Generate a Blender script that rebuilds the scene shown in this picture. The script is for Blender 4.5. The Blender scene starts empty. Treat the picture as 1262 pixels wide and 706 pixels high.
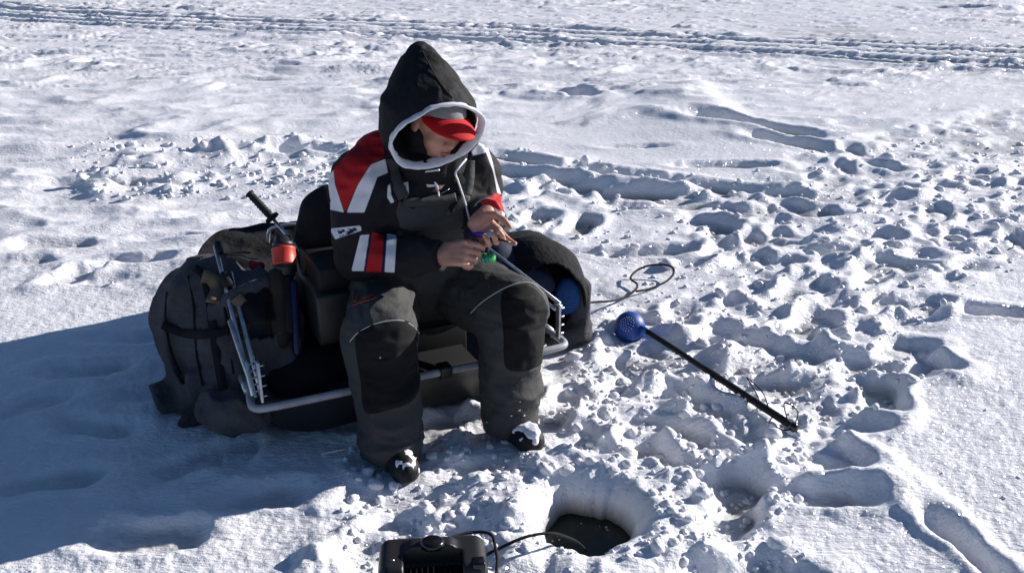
import bpy, math, random
import numpy as np
from mathutils import Vector, Matrix

random.seed(7); rng = np.random.default_rng(7)
sc = bpy.context.scene
# ------------------------------------------------------------------ camera, world, sun, exposure
CAM_H, PITCH, FPX = 1.65, math.radians(22.0), 1150.0
cam_d = bpy.data.cameras.new("camera"); cam = bpy.data.objects.new("camera", cam_d)
sc.collection.objects.link(cam); sc.camera = cam
cam.location = (0, 0, CAM_H); cam.rotation_euler = (math.pi/2 - PITCH, 0, 0)
cam_d.sensor_width = 36; cam_d.lens = 36*FPX/1262; cam_d.clip_start = .05; cam_d.clip_end = 5000

SUN_EL, SUN_AZ = math.radians(20.5), math.radians(27)     # azimuth from +X towards +Y, where the sun stands
sd = Vector((math.cos(SUN_AZ)*math.cos(SUN_EL), math.sin(SUN_AZ)*math.cos(SUN_EL), math.sin(SUN_EL)))
w = bpy.data.worlds.new("World"); sc.world = w; w.use_nodes = True
nt = w.node_tree; bg = nt.nodes['Background']; sky = nt.nodes.new('ShaderNodeTexSky')
sky.sky_type = 'NISHITA'; sky.sun_disc = False; sky.sun_elevation = SUN_EL
sky.sun_rotation = math.pi/2 - SUN_AZ; sky.air_density = 1.0; sky.dust_density = .3; sky.ozone_density = 5.0
nt.links.new(sky.outputs[0], bg.inputs[0]); bg.inputs[1].default_value = .055
sl = bpy.data.lights.new("sun", 'SUN'); so = bpy.data.objects.new("sun", sl); sc.collection.objects.link(so)
so.rotation_euler = sd.to_track_quat('Z', 'Y').to_euler(); sl.energy = 5.0; sl.angle = math.radians(.5); sl.color = (1, .95, .90)
sc.view_settings.view_transform = 'Standard'; sc.view_settings.look = 'None'
sc.view_settings.exposure = .56; sc.view_settings.gamma = 1

# ------------------------------------------------------------------ helpers: survey points
CP, SP = math.cos(PITCH), math.sin(PITCH)
def ray(px, py):                      # direction of a sight line, scaled to dy = 1
    a, b = (px-631)/FPX, (353-py)/FPX
    d = np.array([a, CP+b*SP, -SP+b*CP]); return d/d[1]
def at(px, py, Y): return np.array([0, 0, CAM_H]) + ray(px, py)*Y
def g(px, py, z=0.0):
    d = ray(px, py); return (np.array([0, 0, CAM_H]) + d*((z-CAM_H)/d[2]))
def nrm(v): v = np.array(v, float); return v/np.linalg.norm(v)

# ------------------------------------------------------------------ helpers: noise
def _h(i, j, k, s):
    n = (i*np.uint32(374761393) + j*np.uint32(668265263) + k*np.uint32(2147483647 & 1274126177) + np.uint32(s*974711+11))
    n = (n ^ (n >> np.uint32(13)))*np.uint32(1274126177); n = (n ^ (n >> np.uint32(16)))*np.uint32(2246822519)
    n ^= n >> np.uint32(15)
    return (n & np.uint32(0xffffff)).astype(np.float32)/np.float32(0xffffff)
def u32(a): return a.astype(np.int64).astype(np.uint32)
Z0 = np.uint32(0)
def vn2(x, y, s=0):
    xi, yi = np.floor(x), np.floor(y); fx, fy = x-xi, y-yi
    fx = fx*fx*fx*(fx*(fx*6-15)+10); fy = fy*fy*fy*(fy*(fy*6-15)+10)
    i, j = u32(xi), u32(yi); o = np.uint32(1)
    a = _h(i, j, Z0, s); b = _h(i+o, j, Z0, s); c = _h(i, j+o, Z0, s); d = _h(i+o, j+o, Z0, s)
    return ((a+(b-a)*fx)*(1-fy)+(c+(d-c)*fx)*fy)*2-1
def fbm(x, y, n=4, s=0, gain=.5):
    t = 0; a = 1; tot = 0
    for k in range(n):
        t = t + a*vn2(x, y, s+k); tot += a; a *= gain
        x, y = 1.62*x-1.22*y+3.1, 1.22*x+1.62*y+7.7
    return t/tot
def worley(x, y, s=0, jit=.85):
    xi, yi = np.floor(x), np.floor(y); best = np.full(x.shape, 9., np.float32); hh = np.zeros(x.shape, np.float32)
    for a in (-1, 0, 1):
        for b in (-1, 0, 1):
            i, j = u32(xi+a), u32(yi+b)
            px = xi+a+.5+jit*(_h(i, j, Z0, s)-.5); py = yi+b+.5+jit*(_h(i, j, Z0, s+1)-.5)
            d = (px-x)**2+(py-y)**2; m = d < best
            best = np.where(m, d, best); hh = np.where(m, _h(i, j, Z0, s+2), hh)
    return np.sqrt(best), hh
def vn3(p, s=0):
    q = np.floor(p); f = p-q; f = f*f*(3-2*f); i, j, k = u32(q[:, 0]), u32(q[:, 1]), u32(q[:, 2]); o = np.uint32(1)
    fx, fy, fz = f[:, 0], f[:, 1], f[:, 2]; r = 0
    for a in (0, 1):
        for b in (0, 1):
            for c in (0, 1):
                r = r + _h(i+o*np.uint32(a), j+np.uint32(b), k+np.uint32(c), s)*(fx if a else 1-fx)*(fy if b else 1-fy)*(fz if c else 1-fz)
    return r*2-1
def sstep(a, b, x): t = np.clip((x-a)/(b-a), 0, 1); return t*t*(3-2*t)
def polysd(x, y, P):                  # signed distance to polygon, negative inside
    d = np.full(x.shape, 1e9); ins = np.zeros(x.shape, bool); n = len(P)
    for i in range(n):
        ax, ay = P[i]; bx, by = P[(i+1) % n]; ex, ey = bx-ax, by-ay
        t = np.clip(((x-ax)*ex+(y-ay)*ey)/(ex*ex+ey*ey+1e-12), 0, 1)
        d = np.minimum(d, (x-ax-t*ex)**2+(y-ay-t*ey)**2)
        c = ((ay > y) != (by > y)) & (x < ex*(y-ay)/(ey if ey else 1e-12)+ax); ins ^= c
    d = np.sqrt(d); return np.where(ins, -d, d)
def linesd(x, y, P):                  # distance, signed side and arc length along a polyline
    best = np.full(x.shape, 1e9); sv = np.zeros(x.shape); su = np.zeros(x.shape); acc = 0
    for i in range(len(P)-1):
        ax, ay = P[i]; bx, by = P[i+1]; ex, ey = bx-ax, by-ay; L = math.hypot(ex, ey)
        t = ((x-ax)*ex+(y-ay)*ey)/(L*L)
        lo = -9 if i == 0 else 0; hi = 9 if i == len(P)-2 else 1
        t = np.clip(t, lo, hi); dx, dy = x-ax-t*ex, y-ay-t*ey; d = dx*dx+dy*dy; m = d < best
        best = np.where(m, d, best); sv = np.where(m, (ex*dy-ey*dx)/L, sv); su = np.where(m, acc+t*L, su); acc += L
    return np.sqrt(best), sv, su

# ------------------------------------------------------------------ helpers: objects
ROOT = {}
def setp(o, label=None, cat=None, group=None, kind=None):
    if label: o['label'] = label
    if cat: o['category'] = cat
    if group: o['group'] = group
    if kind: o['kind'] = kind
    return o
def thing(name, loc, label, cat, group=None):
    o = bpy.data.objects.new(name, None); sc.collection.objects.link(o); o.location = tuple(loc)
    o.empty_display_size = .1; ROOT[o] = np.array(loc, float); return setp(o, label, cat, group)
def mesh_np(name, V, F, smooth=True):
    me = bpy.data.meshes.new(name); V = np.asarray(V, np.float32)
    if isinstance(F, np.ndarray):
        n, k = F.shape; me.vertices.add(len(V)); me.loops.add(n*k); me.polygons.add(n)
        me.vertices.foreach_set('co', V.ravel()); me.loops.foreach_set('vertex_index', F.ravel().astype(np.int32))
        me.polygons.foreach_set('loop_start', np.arange(0, n*k, k, dtype=np.int32))
        me.update(calc_edges=True)
    else:
        me.from_pydata([tuple(map(float, v)) for v in V], [], [tuple(map(int, f)) for f in F])
    me.polygons.foreach_set('use_smooth', np.full(len(me.polygons), smooth)); me.update(); return me
def mk(name, VF, mat, parent=None, smooth=True, loc=None, bevel=0):
    V, F = VF; V = np.asarray(V, float)
    base = ROOT[parent] if parent is not None else (np.array(loc, float) if loc is not None else np.zeros(3))
    me = mesh_np(name, V-base, F, smooth); o = bpy.data.objects.new(name, me); sc.collection.objects.link(o)
    me.materials.append(mat); ROOT[o] = base
    if parent is not None: o.parent = parent
    else: o.location = tuple(base)
    if bevel:
        m = o.modifiers.new('bevel', 'BEVEL'); m.width = bevel; m.segments = 2; m.limit_method = 'ANGLE'
    return o
def catmull(P, n=8, closed=False):
    P = [np.array(p, float) for p in P]; N = len(P); out = []
    for i in range(N if closed else N-1):
        if closed: a, b, c, d = P[(i-1) % N], P[i], P[(i+1) % N], P[(i+2) % N]
        else: a, b, c, d = P[max(i-1, 0)], P[i], P[i+1], P[min(i+2, N-1)]
        for k in range(n):
            t = k/n; out.append(.5*((2*b)+(-a+c)*t+(2*a-5*b+4*c-d)*t*t+(-a+3*b-3*c+d)*t**3))
    if not closed: out.append(P[-1])
    return out
def tube(P, r, n=8, closed=False, flat=None):     # flat=(dir, scale) squashes the section along dir
    P = np.array(P); N = len(P); T = np.roll(P, -1, 0)-np.roll(P, 1, 0)
    if not closed: T[0] = P[1]-P[0]; T[-1] = P[-1]-P[-2]
    T /= np.linalg.norm(T, axis=1)[:, None]+1e-12
    u = nrm(np.cross(T[0], [0.1, .2, 1])); V = []
    rr = r if hasattr(r, '__len__') else [r]*N
    for i in range(N):
        u = u-T[i]*np.dot(u, T[i]); u = nrm(u); v = np.cross(T[i], u)
        for k in range(n):
            a = 2*math.pi*k/n; V.append(P[i]+rr[i]*(math.cos(a)*u+math.sin(a)*v))
    if flat is not None:
        d, s = nrm(flat[0]), flat[1]
        V = [P[i//n]+((q-P[i//n])+d*np.dot(q-P[i//n], d)*(s-1)) for i, q in enumerate(V)]
    F = []
    for i in range(N if closed else N-1):
        j = (i+1) % N
        for k in range(n): F.append((i*n+k, i*n+(k+1) % n, j*n+(k+1) % n, j*n+k))
    if not closed: F.append(tuple(range(n-1, -1, -1))); F.append(tuple((N-1)*n+k for k in range(n)))
    return V, F
def join(*L):
    V, F = [], []
    for v, f in L:
        b = len(V); V += [np.array(q, float) for q in v]; F += [tuple(int(i)+b for i in q) for q in f]
    return V, F
def box(c, X, Y, Z, taper=0):          # half-axis vectors
    c, X, Y, Z = [np.array(q, float) for q in (c, X, Y, Z)]; V = []
    for k in (-1, 1):
        s = 1-taper if k < 0 else 1
        for a, b in ((-1, -1), (1, -1), (1, 1), (-1, 1)): V.append(c+a*X*s+b*Y*s+k*Z)
    return V, [(3, 2, 1, 0), (4, 5, 6, 7), (0, 1, 5, 4), (1, 2, 6, 5), (2, 3, 7, 6), (3, 0, 4, 7)]
def lathe(a, b, prof, n=20):           # prof: list of (t along a->b, radius)
    a, b = np.array(a, float), np.array(b, float)
    P = [a+(b-a)*t for t, r in prof]; d = nrm(b-a); u = nrm(np.cross(d, [.13, .21, .9])); v = np.cross(d, u); V = []; F = []
    for p, (t, r) in zip(P, prof):
        for k in range(n):
            q = 2*math.pi*k/n; V.append(p+max(r, 1e-4)*(math.cos(q)*u+math.sin(q)*v))
    for i in range(len(prof)-1):
        for k in range(n): F.append((i*n+k, i*n+(k+1) % n, (i+1)*n+(k+1) % n, (i+1)*n+k))
    F.append(tuple(range(n-1, -1, -1))); F.append(tuple((len(prof)-1)*n+k for k in range(n))); return V, F

# ------------------------------------------------------------------ helpers: distance fields polygonised as soft bodies
def cap(p, a, b, r1, r2):
    a, b = np.asarray(a, float), np.asarray(b, float); ab = b-a; pa = p-a
    t = np.clip(pa@ab/(ab@ab), 0, 1); return np.linalg.norm(pa-t[:, None]*ab, axis=1)-(r1+(r2-r1)*t)
def ell(p, c, R, A=None):              # A rows are axes
    q = p-np.asarray(c, float)
    if A is not None: q = q@np.asarray(A).T
    R = np.asarray(R, float); k0 = np.linalg.norm(q/R, axis=1); k1 = np.linalg.norm(q/(R*R), axis=1)+1e-9
    return k0*(k0-1)/k1
def rbox(p, c, R, A, rad):
    q = np.abs((p-np.asarray(c, float))@np.asarray(A).T)-(np.asarray(R)-rad)
    return np.linalg.norm(np.maximum(q, 0), axis=1)+np.minimum(q.max(1), 0)-rad
def su(a, b, k): h = np.clip(.5+.5*(b-a)/k, 0, 1); return b+(a-b)*h-k*h*(1-h)
def smax(a, b, k): return -su(-a, -b, k)
def polygonise(fn, lo, hi, res, B=8, margin=.012):
    lo, hi = np.array(lo, float), np.array(hi, float)
    nb = np.ceil((hi-lo)/(res*B)).astype(int); n = nb*B+1
    ci = np.stack(np.meshgrid(*[np.arange(k) for k in nb], indexing='ij'), -1).reshape(-1, 3)
    dc = fn(lo+(ci+.5)*B*res).astype(np.float32)
    D = np.full(tuple(n), 1., np.float32)
    D[:-1, :-1, :-1] = np.repeat(np.repeat(np.repeat(dc.reshape(nb), B, 0), B, 1), B, 2)
    act = ci[np.abs(dc) < B*res*.87*1.15+margin]
    loc = np.stack(np.meshgrid(*[np.arange(B+1)]*3, indexing='ij'), -1).reshape(-1, 3)
    for s in range(0, len(act), 400):
        I = (act[s:s+400, None, :]*B+loc[None]).reshape(-1, 3)
        D[I[:, 0], I[:, 1], I[:, 2]] = fn(lo+I*res)
    S = D < 0
    c = np.zeros(tuple(n-1), np.int8)
    for a in (0, 1):
        for b in (0, 1):
            for e in (0, 1): c += S[a:n[0]-1+a, b:n[1]-1+b, e:n[2]-1+e]
    A = np.argwhere((c > 0) & (c < 8)); idx = np.full(tuple(n-1), -1, np.int32); idx[A[:, 0], A[:, 1], A[:, 2]] = np.arange(len(A))
    acc = np.zeros((len(A), 3)); cnt = np.zeros(len(A)); cor = [(a, b, e) for a in (0, 1) for b in (0, 1) for e in (0, 1)]
    for p in cor:
        for ax in range(3):
            if p[ax]: continue
            q = list(p); q[ax] = 1
            v0 = D[A[:, 0]+p[0], A[:, 1]+p[1], A[:, 2]+p[2]]; v1 = D[A[:, 0]+q[0], A[:, 1]+q[1], A[:, 2]+q[2]]
            m = (v0 < 0) != (v1 < 0); t = np.where(m, v0/(v0-v1+1e-20), 0)
            pt = np.tile(np.array(p, float), (len(A), 1)); pt[:, ax] += t
            acc += pt*m[:, None]; cnt += m
    V = lo+(A+acc/cnt[:, None])*res; Q = []
    for ax in range(3):
        s0 = [slice(0, k) for k in n]; s1 = list(s0); s0[ax] = slice(0, n[ax]-1); s1[ax] = slice(1, n[ax])
        X = S[tuple(s0)] != S[tuple(s1)]; E = np.argwhere(X); o1, o2 = (ax+1) % 3, (ax+2) % 3
        E = E[(E[:, o1] > 0) & (E[:, o2] > 0) & (E[:, o1] < n[o1]-1) & (E[:, o2] < n[o2]-1)]
        q = []
        for d1, d2 in ((1, 1), (0, 1), (0, 0), (1, 0)):
            k = E.copy(); k[:, o1] -= d1; k[:, o2] -= d2; q.append(idx[k[:, 0], k[:, 1], k[:, 2]])
        q = np.stack(q, 1); flip = ~S[E[:, 0], E[:, 1], E[:, 2]]; q[flip] = q[flip][:, ::-1]; Q.append(q)
    Q = np.concatenate(Q); Q = Q[(Q >= 0).all(1)]; return V, Q
def hit(fn, px, py, off=0.0, Y0=2.0, Y1=4.4):   # where a sight line meets a soft body
    d = ray(px, py); t = Y0; o = np.array([0, 0, CAM_H])
    for k in range(200):
        p = o+d*t; v = float(fn(p[None])[0])-off
        if v < .0006: break
        t += max(v*.7, .0006)
        if t > Y1: return None
    return p

# ------------------------------------------------------------------ materials
def mat(name, col, rough=.7, metal=0, spec=.5, bump=None, var=None, sheen=0, coat=0):
    m = bpy.data.materials.new(name); m.use_nodes = True; t = m.node_tree; b = t.nodes['Principled BSDF']
    b.inputs['Base Color'].default_value = (*col, 1); b.inputs['Roughness'].default_value = rough
    b.inputs['Metallic'].default_value = metal; b.inputs['Specular IOR Level'].default_value = spec if rough < .6 else spec*.45
    if sheen: b.inputs['Sheen Weight'].default_value = sheen; b.inputs['Sheen Roughness'].default_value = .5
    if coat: b.inputs['Coat Weight'].default_value = coat
    tc = t.nodes.new('ShaderNodeTexCoord')
    if var:       # (scale, dark factor, light factor)
        n = t.nodes.new('ShaderNodeTexNoise'); n.inputs['Scale'].default_value = var[0]; n.inputs['Detail'].default_value = 5
        t.links.new(tc.outputs['Object'], n.inputs['Vector'])
        r = t.nodes.new('ShaderNodeValToRGB'); r.color_ramp.elements[0].position = .35; r.color_ramp.elements[1].position = .68
        r.color_ramp.elements[0].color = (*[c*var[1] for c in col], 1); r.color_ramp.elements[1].color = (*[min(1, c*var[2]) for c in col], 1)
        t.links.new(n.outputs['Fac'], r.inputs['Fac']); t.links.new(r.outputs['Color'], b.inputs['Base Color'])
    if bump:      # list of (scale, strength, distance)
        prev = None
        for s, st, di in bump:
            n = t.nodes.new('ShaderNodeTexNoise'); n.inputs['Scale'].default_value = s; n.inputs['Detail'].default_value = 4
            t.links.new(tc.outputs['Object'], n.inputs['Vector'])
            u = t.nodes.new('ShaderNodeBump'); u.inputs['Strength'].default_value = st; u.inputs['Distance'].default_value = di
            t.links.new(n.outputs['Fac'], u.inputs['Height'])
            if prev: t.links.new(prev.outputs['Normal'], u.inputs['Normal'])
            prev = u
        t.links.new(prev.outputs['Normal'], b.inputs['Normal'])
    return m
M = {}
M['bib'] = mat('charcoal nylon', (.052, .053, .052), .72, bump=[(14, .5, .018), (60, .3, .004), (900, .4, .0006)], var=(4, .92, 1.1))
M['pad'] = mat('black knee cloth', (.008, .008, .009), .85, bump=[(18, .4, .01), (700, .5, .0008)], var=(9, .8, 1.4))
M['black_cloth'] = mat('black cloth', (.011, .011, .013), .8, bump=[(20, .5, .012), (80, .4, .003), (800, .4, .0006)])
M['grey_canvas'] = mat('dark grey canvas', (.066, .066, .071), .9, bump=[(9, .8, .04), (40, .6, .010), (600, .5, .001)], var=(7, .65, 1.35))
M['black_canvas'] = mat('black canvas', (.009, .009, .011), .85, bump=[(10, .6, .03), (45, .5, .008), (600, .4, .001)], var=(6, .7, 1.5))
M['plastic'] = mat('black plastic', (.016, .016, .017), .45, bump=[(120, .2, .001)])
M['gloss'] = mat('glossy black plastic', (.008, .008, .009), .2, bump=[(40, .1, .001)])
M['rubber'] = mat('black rubber', (.014, .014, .015), .6, bump=[(150, .4, .001)])
M['alu'] = mat('brushed aluminium', (.62, .63, .65), .38, metal=.85, bump=[(70, .25, .001)], var=(30, .75, 1.2))
M['alu_white'] = mat('worn painted tube', (.40, .41, .43), .45, bump=[(60, .2, .001)], var=(14, .75, 1.15))
M['blue'] = mat('blue moulded plastic', (.010, .060, .30), .5, bump=[(80, .15, .001)], var=(25, .85, 1.15))
M['blue_cloth'] = mat('blue nylon', (.010, .055, .20), .7, bump=[(16, .6, .02), (60, .3, .004)])
M['red_paint'] = mat('orange red plastic', (.62, .05, .025), .45, bump=[(60, .2, .001)])
M['redcap'] = mat('red twill', (.50, .010, .014), .75, bump=[(30, .3, .004), (900, .4, .0005)])
M['capgrey'] = mat('light grey twill', (.26, .265, .275), .8, bump=[(900, .4, .0005)])
M['white_cloth'] = mat('white knit', (.72, .73, .76), .85, bump=[(40, .4, .005), (500, .4, .001)])
M['skin'] = mat('skin', (.52, .265, .185), .5, bump=[(60, .2, .002), (400, .3, .0006)], var=(22, .82, 1.1))
M['skin'].node_tree.nodes['Principled BSDF'].inputs['Subsurface Weight'].default_value = .12
M['skin'].node_tree.nodes['Principled BSDF'].inputs['Subsurface Radius'].default_value = (.008, .003, .0015)
M['hair'] = mat('dark hair', (.03, .02, .014), .7, bump=[(200, .8, .003)])
M['purple'] = mat('purple anodised metal', (.12, .05, .42), .3, metal=.5)
M['green'] = mat('green metallic foil', (.06, .40, .10), .22, metal=.4)
M['teal'] = mat('teal lacquer', (.02, .30, .36), .3)
M['steel'] = mat('steel', (.5, .5, .52), .25, metal=1)
M['rope'] = mat('dark rope', (.012, .012, .012), .8, bump=[(300, .8, .003)])
M['piping'] = mat('grey reflective piping', (.42, .43, .44), .5)
M['tan'] = mat('tan leather', (.16, .12, .075), .75, bump=[(40, .5, .006)], var=(20, .7, 1.3))
M['eye'] = mat('eye white', (.6, .58, .55), .2)
M['lip'] = mat('lips', (.42, .14, .11), .45)
M['orange_print'] = mat('orange print', (.42, .07, .015), .7)
M['white_print'] = mat('white print', (.7, .7, .72), .7)

def snow_mat(name, lumpy=1.0):
    m = bpy.data.materials.new(name); m.use_nodes = True; t = m.node_tree; b = t.nodes['Principled BSDF']
    tc = t.nodes.new('ShaderNodeTexCoord')
    b.inputs['Roughness'].default_value = .55; b.inputs['Specular IOR Level'].default_value = .35
    n = t.nodes.new('ShaderNodeTexNoise'); n.inputs['Scale'].default_value = 3; n.inputs['Detail'].default_value = 6
    t.links.new(tc.outputs['Object'], n.inputs['Vector'])
    r = t.nodes.new('ShaderNodeValToRGB'); r.color_ramp.elements[0].position = .3; r.color_ramp.elements[1].position = .7
    r.color_ramp.elements[0].color = (.80, .80, .835, 1); r.color_ramp.elements[1].color = (.865, .865, .895, 1)
    t.links.new(n.outputs['Fac'], r.inputs['Fac']); t.links.new(r.outputs['Color'], b.inputs['Base Color'])
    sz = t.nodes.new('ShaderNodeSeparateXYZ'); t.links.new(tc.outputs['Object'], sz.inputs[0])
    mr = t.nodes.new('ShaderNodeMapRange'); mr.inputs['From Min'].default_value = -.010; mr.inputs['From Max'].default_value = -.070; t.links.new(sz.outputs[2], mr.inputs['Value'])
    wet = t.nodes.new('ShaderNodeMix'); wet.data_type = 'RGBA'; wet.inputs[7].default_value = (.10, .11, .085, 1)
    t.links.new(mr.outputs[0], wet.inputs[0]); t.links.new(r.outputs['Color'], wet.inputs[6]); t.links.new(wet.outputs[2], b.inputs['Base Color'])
    prev = None
    for s, st, di in ((28, .35, .010*lumpy), (95, .55, .0045), (380, .6, .0016)):
        q = t.nodes.new('ShaderNodeTexNoise'); q.inputs['Scale'].default_value = s; q.inputs['Detail'].default_value = 3
        t.links.new(tc.outputs['Object'], q.inputs['Vector'])
        u = t.nodes.new('ShaderNodeBump'); u.inputs['Strength'].default_value = st; u.inputs['Distance'].default_value = di
        t.links.new(q.outputs['Fac'], u.inputs['Height'])
        if prev: t.links.new(prev.outputs['Normal'], u.inputs['Normal'])
        prev = u
    mp_ = t.nodes.new('ShaderNodeMapping'); mp_.inputs['Rotation'].default_value = (0, 0, math.radians(28)); mp_.inputs['Scale'].default_value = (26, 75, 40)
    t.links.new(tc.outputs['Object'], mp_.inputs['Vector'])
    q = t.nodes.new('ShaderNodeTexNoise'); q.inputs['Scale'].default_value = 1; q.inputs['Detail'].default_value = 4; t.links.new(mp_.outputs[0], q.inputs['Vector'])
    u = t.nodes.new('ShaderNodeBump'); u.inputs['Strength'].default_value = .8; u.inputs['Distance'].default_value = .0075
    t.links.new(q.outputs['Fac'], u.inputs['Height']); t.links.new(prev.outputs['Normal'], u.inputs['Normal']); prev = u
    t.links.new(prev.outputs['Normal'], b.inputs['Normal'])
    # glints: a few crystals per handful are mirror smooth
    v = t.nodes.new('ShaderNodeTexVoronoi'); v.inputs['Scale'].default_value = 230; t.links.new(tc.outputs['Object'], v.inputs['Vector'])
    c = t.nodes.new('ShaderNodeMath'); c.operation = 'GREATER_THAN'; c.inputs[1].default_value = .978
    sx = t.nodes.new('ShaderNodeSeparateColor'); t.links.new(v.outputs['Color'], sx.inputs[0]); t.links.new(sx.outputs[0], c.inputs[0])
    gl = t.nodes.new('ShaderNodeBsdfGlossy'); gl.inputs['Roughness'].default_value = .28
    add = t.nodes.new('ShaderNodeVectorMath'); add.operation = 'SUBTRACT'; add.inputs[1].default_value = (.5, .5, .5); t.links.new(v.outputs['Color'], add.inputs[0])
    geo = t.nodes.new('ShaderNodeNewGeometry'); ad2 = t.nodes.new('ShaderNodeVectorMath'); ad2.operation = 'ADD'
    t.links.new(add.outputs[0], ad2.inputs[0]); t.links.new(geo.outputs['Normal'], ad2.inputs[1])
    nn = t.nodes.new('ShaderNodeVectorMath'); nn.operation = 'NORMALIZE'; t.links.new(ad2.outputs[0], nn.inputs[0]); t.links.new(nn.outputs[0], gl.inputs['Normal'])
    mx = t.nodes.new('ShaderNodeMixShader'); mu = t.nodes.new('ShaderNodeMath'); mu.operation = 'MULTIPLY'; mu.inputs[1].default_value = .45
    t.links.new(c.outputs[0], mu.inputs[0]); t.links.new(mu.outputs[0], mx.inputs[0])
    t.links.new(b.outputs[0], mx.inputs[1]); t.links.new(gl.outputs[0], mx.inputs[2])
    t.links.new(mx.outputs[0], t.nodes['Material Output'].inputs[0]); return m
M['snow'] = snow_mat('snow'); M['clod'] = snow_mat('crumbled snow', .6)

# ------------------------------------------------------------------ the snow field
def G2(L): return [tuple(g(px, py)[:2]) for px, py in L]
HOLE = np.array([.218, 2.265])
P_TRAMP = G2([(600, 178), (700, 196), (800, 212), (900, 222), (975, 196), (1090, 160), (1262, 128), (1700, 60), (1900, 260), (1420, 300), (1262, 322), (1185, 362), (1160, 395), (1150, 455), (1065, 520), (1010, 585), (950, 640), (1000, 730), (900, 900), (300, 900), (330, 700), (410, 650), (430, 600), (420, 520), (600, 450), (720, 420), (745, 300), (640, 280)])
P_CALM = [G2([(740, 310), (850, 290), (880, 330), (860, 372), (760, 385), (735, 360)]), G2([(620, 255), (760, 250), (850, 265), (850, 300), (700, 300)]), G2([(640, 470), (700, 425), (745, 430), (735, 470), (660, 500)])]
P_CRUMB = G2([(90, 232), (150, 205), (250, 190), (330, 180), (420, 178), (480, 175), (480, 205), (400, 215), (300, 225), (230, 240), (130, 245)])
L_TRK1 = G2([(-200, -2), (0, 15), (300, 31), (600, 41), (900, 55), (1262, 72), (1600, 88)])
L_TRK2 = G2([(-200, 12), (0, 22), (300, 40), (600, 55), (780, 62), (1000, 70), (1262, 87), (1600, 104)])
FP = []      # x, y, angle, length, width, depth
def fp(px, py, ang, L=.30, W=.12, D=.05): q = g(px, py); FP.append((q[0], q[1], math.radians(ang), L, W, D))
for a in [(1083, 488, 75, .30, .15, .06), (1048, 530, 10, .22, .12, .04), (1012, 613, -8, .26, .11, .05), (905, 600, 20, .2, .15, .075), (900, 640, 60, .22, .13, .05), (1125, 440, -60, .32, .12, .05),
          (1225, 388, -12, .30, .12, .05), (915, 535, 80, .26, .17, .06), (1000, 555, -40, .32, .14, .05), (1000, 470, 80, .3, .14, .05), (760, 565, 15, .26, .14, .055), (1196, 690, -78, .30, .07, .05),
          (63, 300, 5, .36, .13, .04), (160, 322, 3, .40, .12, .04), (88, 340, 60, .28, .13, .04), (210, 292, 0, .3, .1, .03), (120, 345, 10, .3, .1, .03), (20, 320, 0, .3, .12, .035), (250, 345, 20, .3, .12, .04),
          (130, 225, 3, .7, .16, .06), (715, 278, 70, .34, .16, .06), (890, 285, 60, .3, .16, .06), (800, 312, 10, .5, .12, .05), (720, 312, 5, .5, .1, .035), (890, 245, 5, .5, .12, .05),
          (600, 225, 20, .4, .16, .06), (650, 222, 0, .5, .14, .06), (770, 238, -3, .7, .14, .07), (700, 232, 4, .4, .14, .06), (820, 255, 3, .6, .13, .06), (880, 262, 3, .4, .13, .05), (960, 262, 0, .6, .2, .06),
          (890, 205, 2, .6, .14, .05), (705, 118, -35, .45, .26, .09), (925, 158, -38, 1.0, .30, .12), (965, 178, -30, .5, .22, .08), (1180, 12, -5, .9, .4, .12), (660, 270, 60, .3, .16, .05),
          (100, 455, 5, .30, .13, .03), (205, 480, 20, .3, .12, .025), (120, 525, -10, .28, .12, .03), (60, 590, 15, .3, .13, .03), (235, 570, 40, .28, .12, .03), (330, 610, 10, .26, .12, .035), (180, 660, 0, .3, .14, .035), (30, 500, 40, .3, .12, .025), (300, 555, 80, .2, .12, .025), (160, 415, 5, .3, .1, .02),
          (45, 200, 2, .5, .1, .03), (380, 190, 5, .5, .16, .05), (780, 182, 0, .4, .1, .03)]: fp(*a)
r2 = random.Random(3)
tries = 0
while len(FP) < 265 and tries < 6000:
    tries += 1
    if r2.random() < .55: px, py = r2.uniform(600, 1340), r2.uniform(135, 460)
    else: px, py = r2.uniform(430, 1050), r2.uniform(430, 740)
    q = g(px, py); x, y = q[0], q[1]
    if polysd(np.array([x]), np.array([y]), P_TRAMP)[0] > -.08: continue
    if any(polysd(np.array([x]), np.array([y]), c)[0] < .05 for c in P_CALM): continue
    if math.hypot(x-HOLE[0], y-HOLE[1]) < .42: continue
    FP.append((x, y, math.radians(r2.gauss(15, 40)), r2.uniform(.2, .32), r2.uniform(.09, .15), r2.uniform(.018, .048)))
BOOT_AT = [(-.335, 2.52), (0.015, 2.70)]
LANE = [G2([(560, 205), (640, 215), (760, 236), (860, 250), (1000, 262)]), G2([(600, 190), (700, 210), (800, 222), (900, 232)])]
DRIFT = G2([(820, 85), (855, 112), (885, 145), (930, 178), (990, 198), (1050, 205)])

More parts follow.
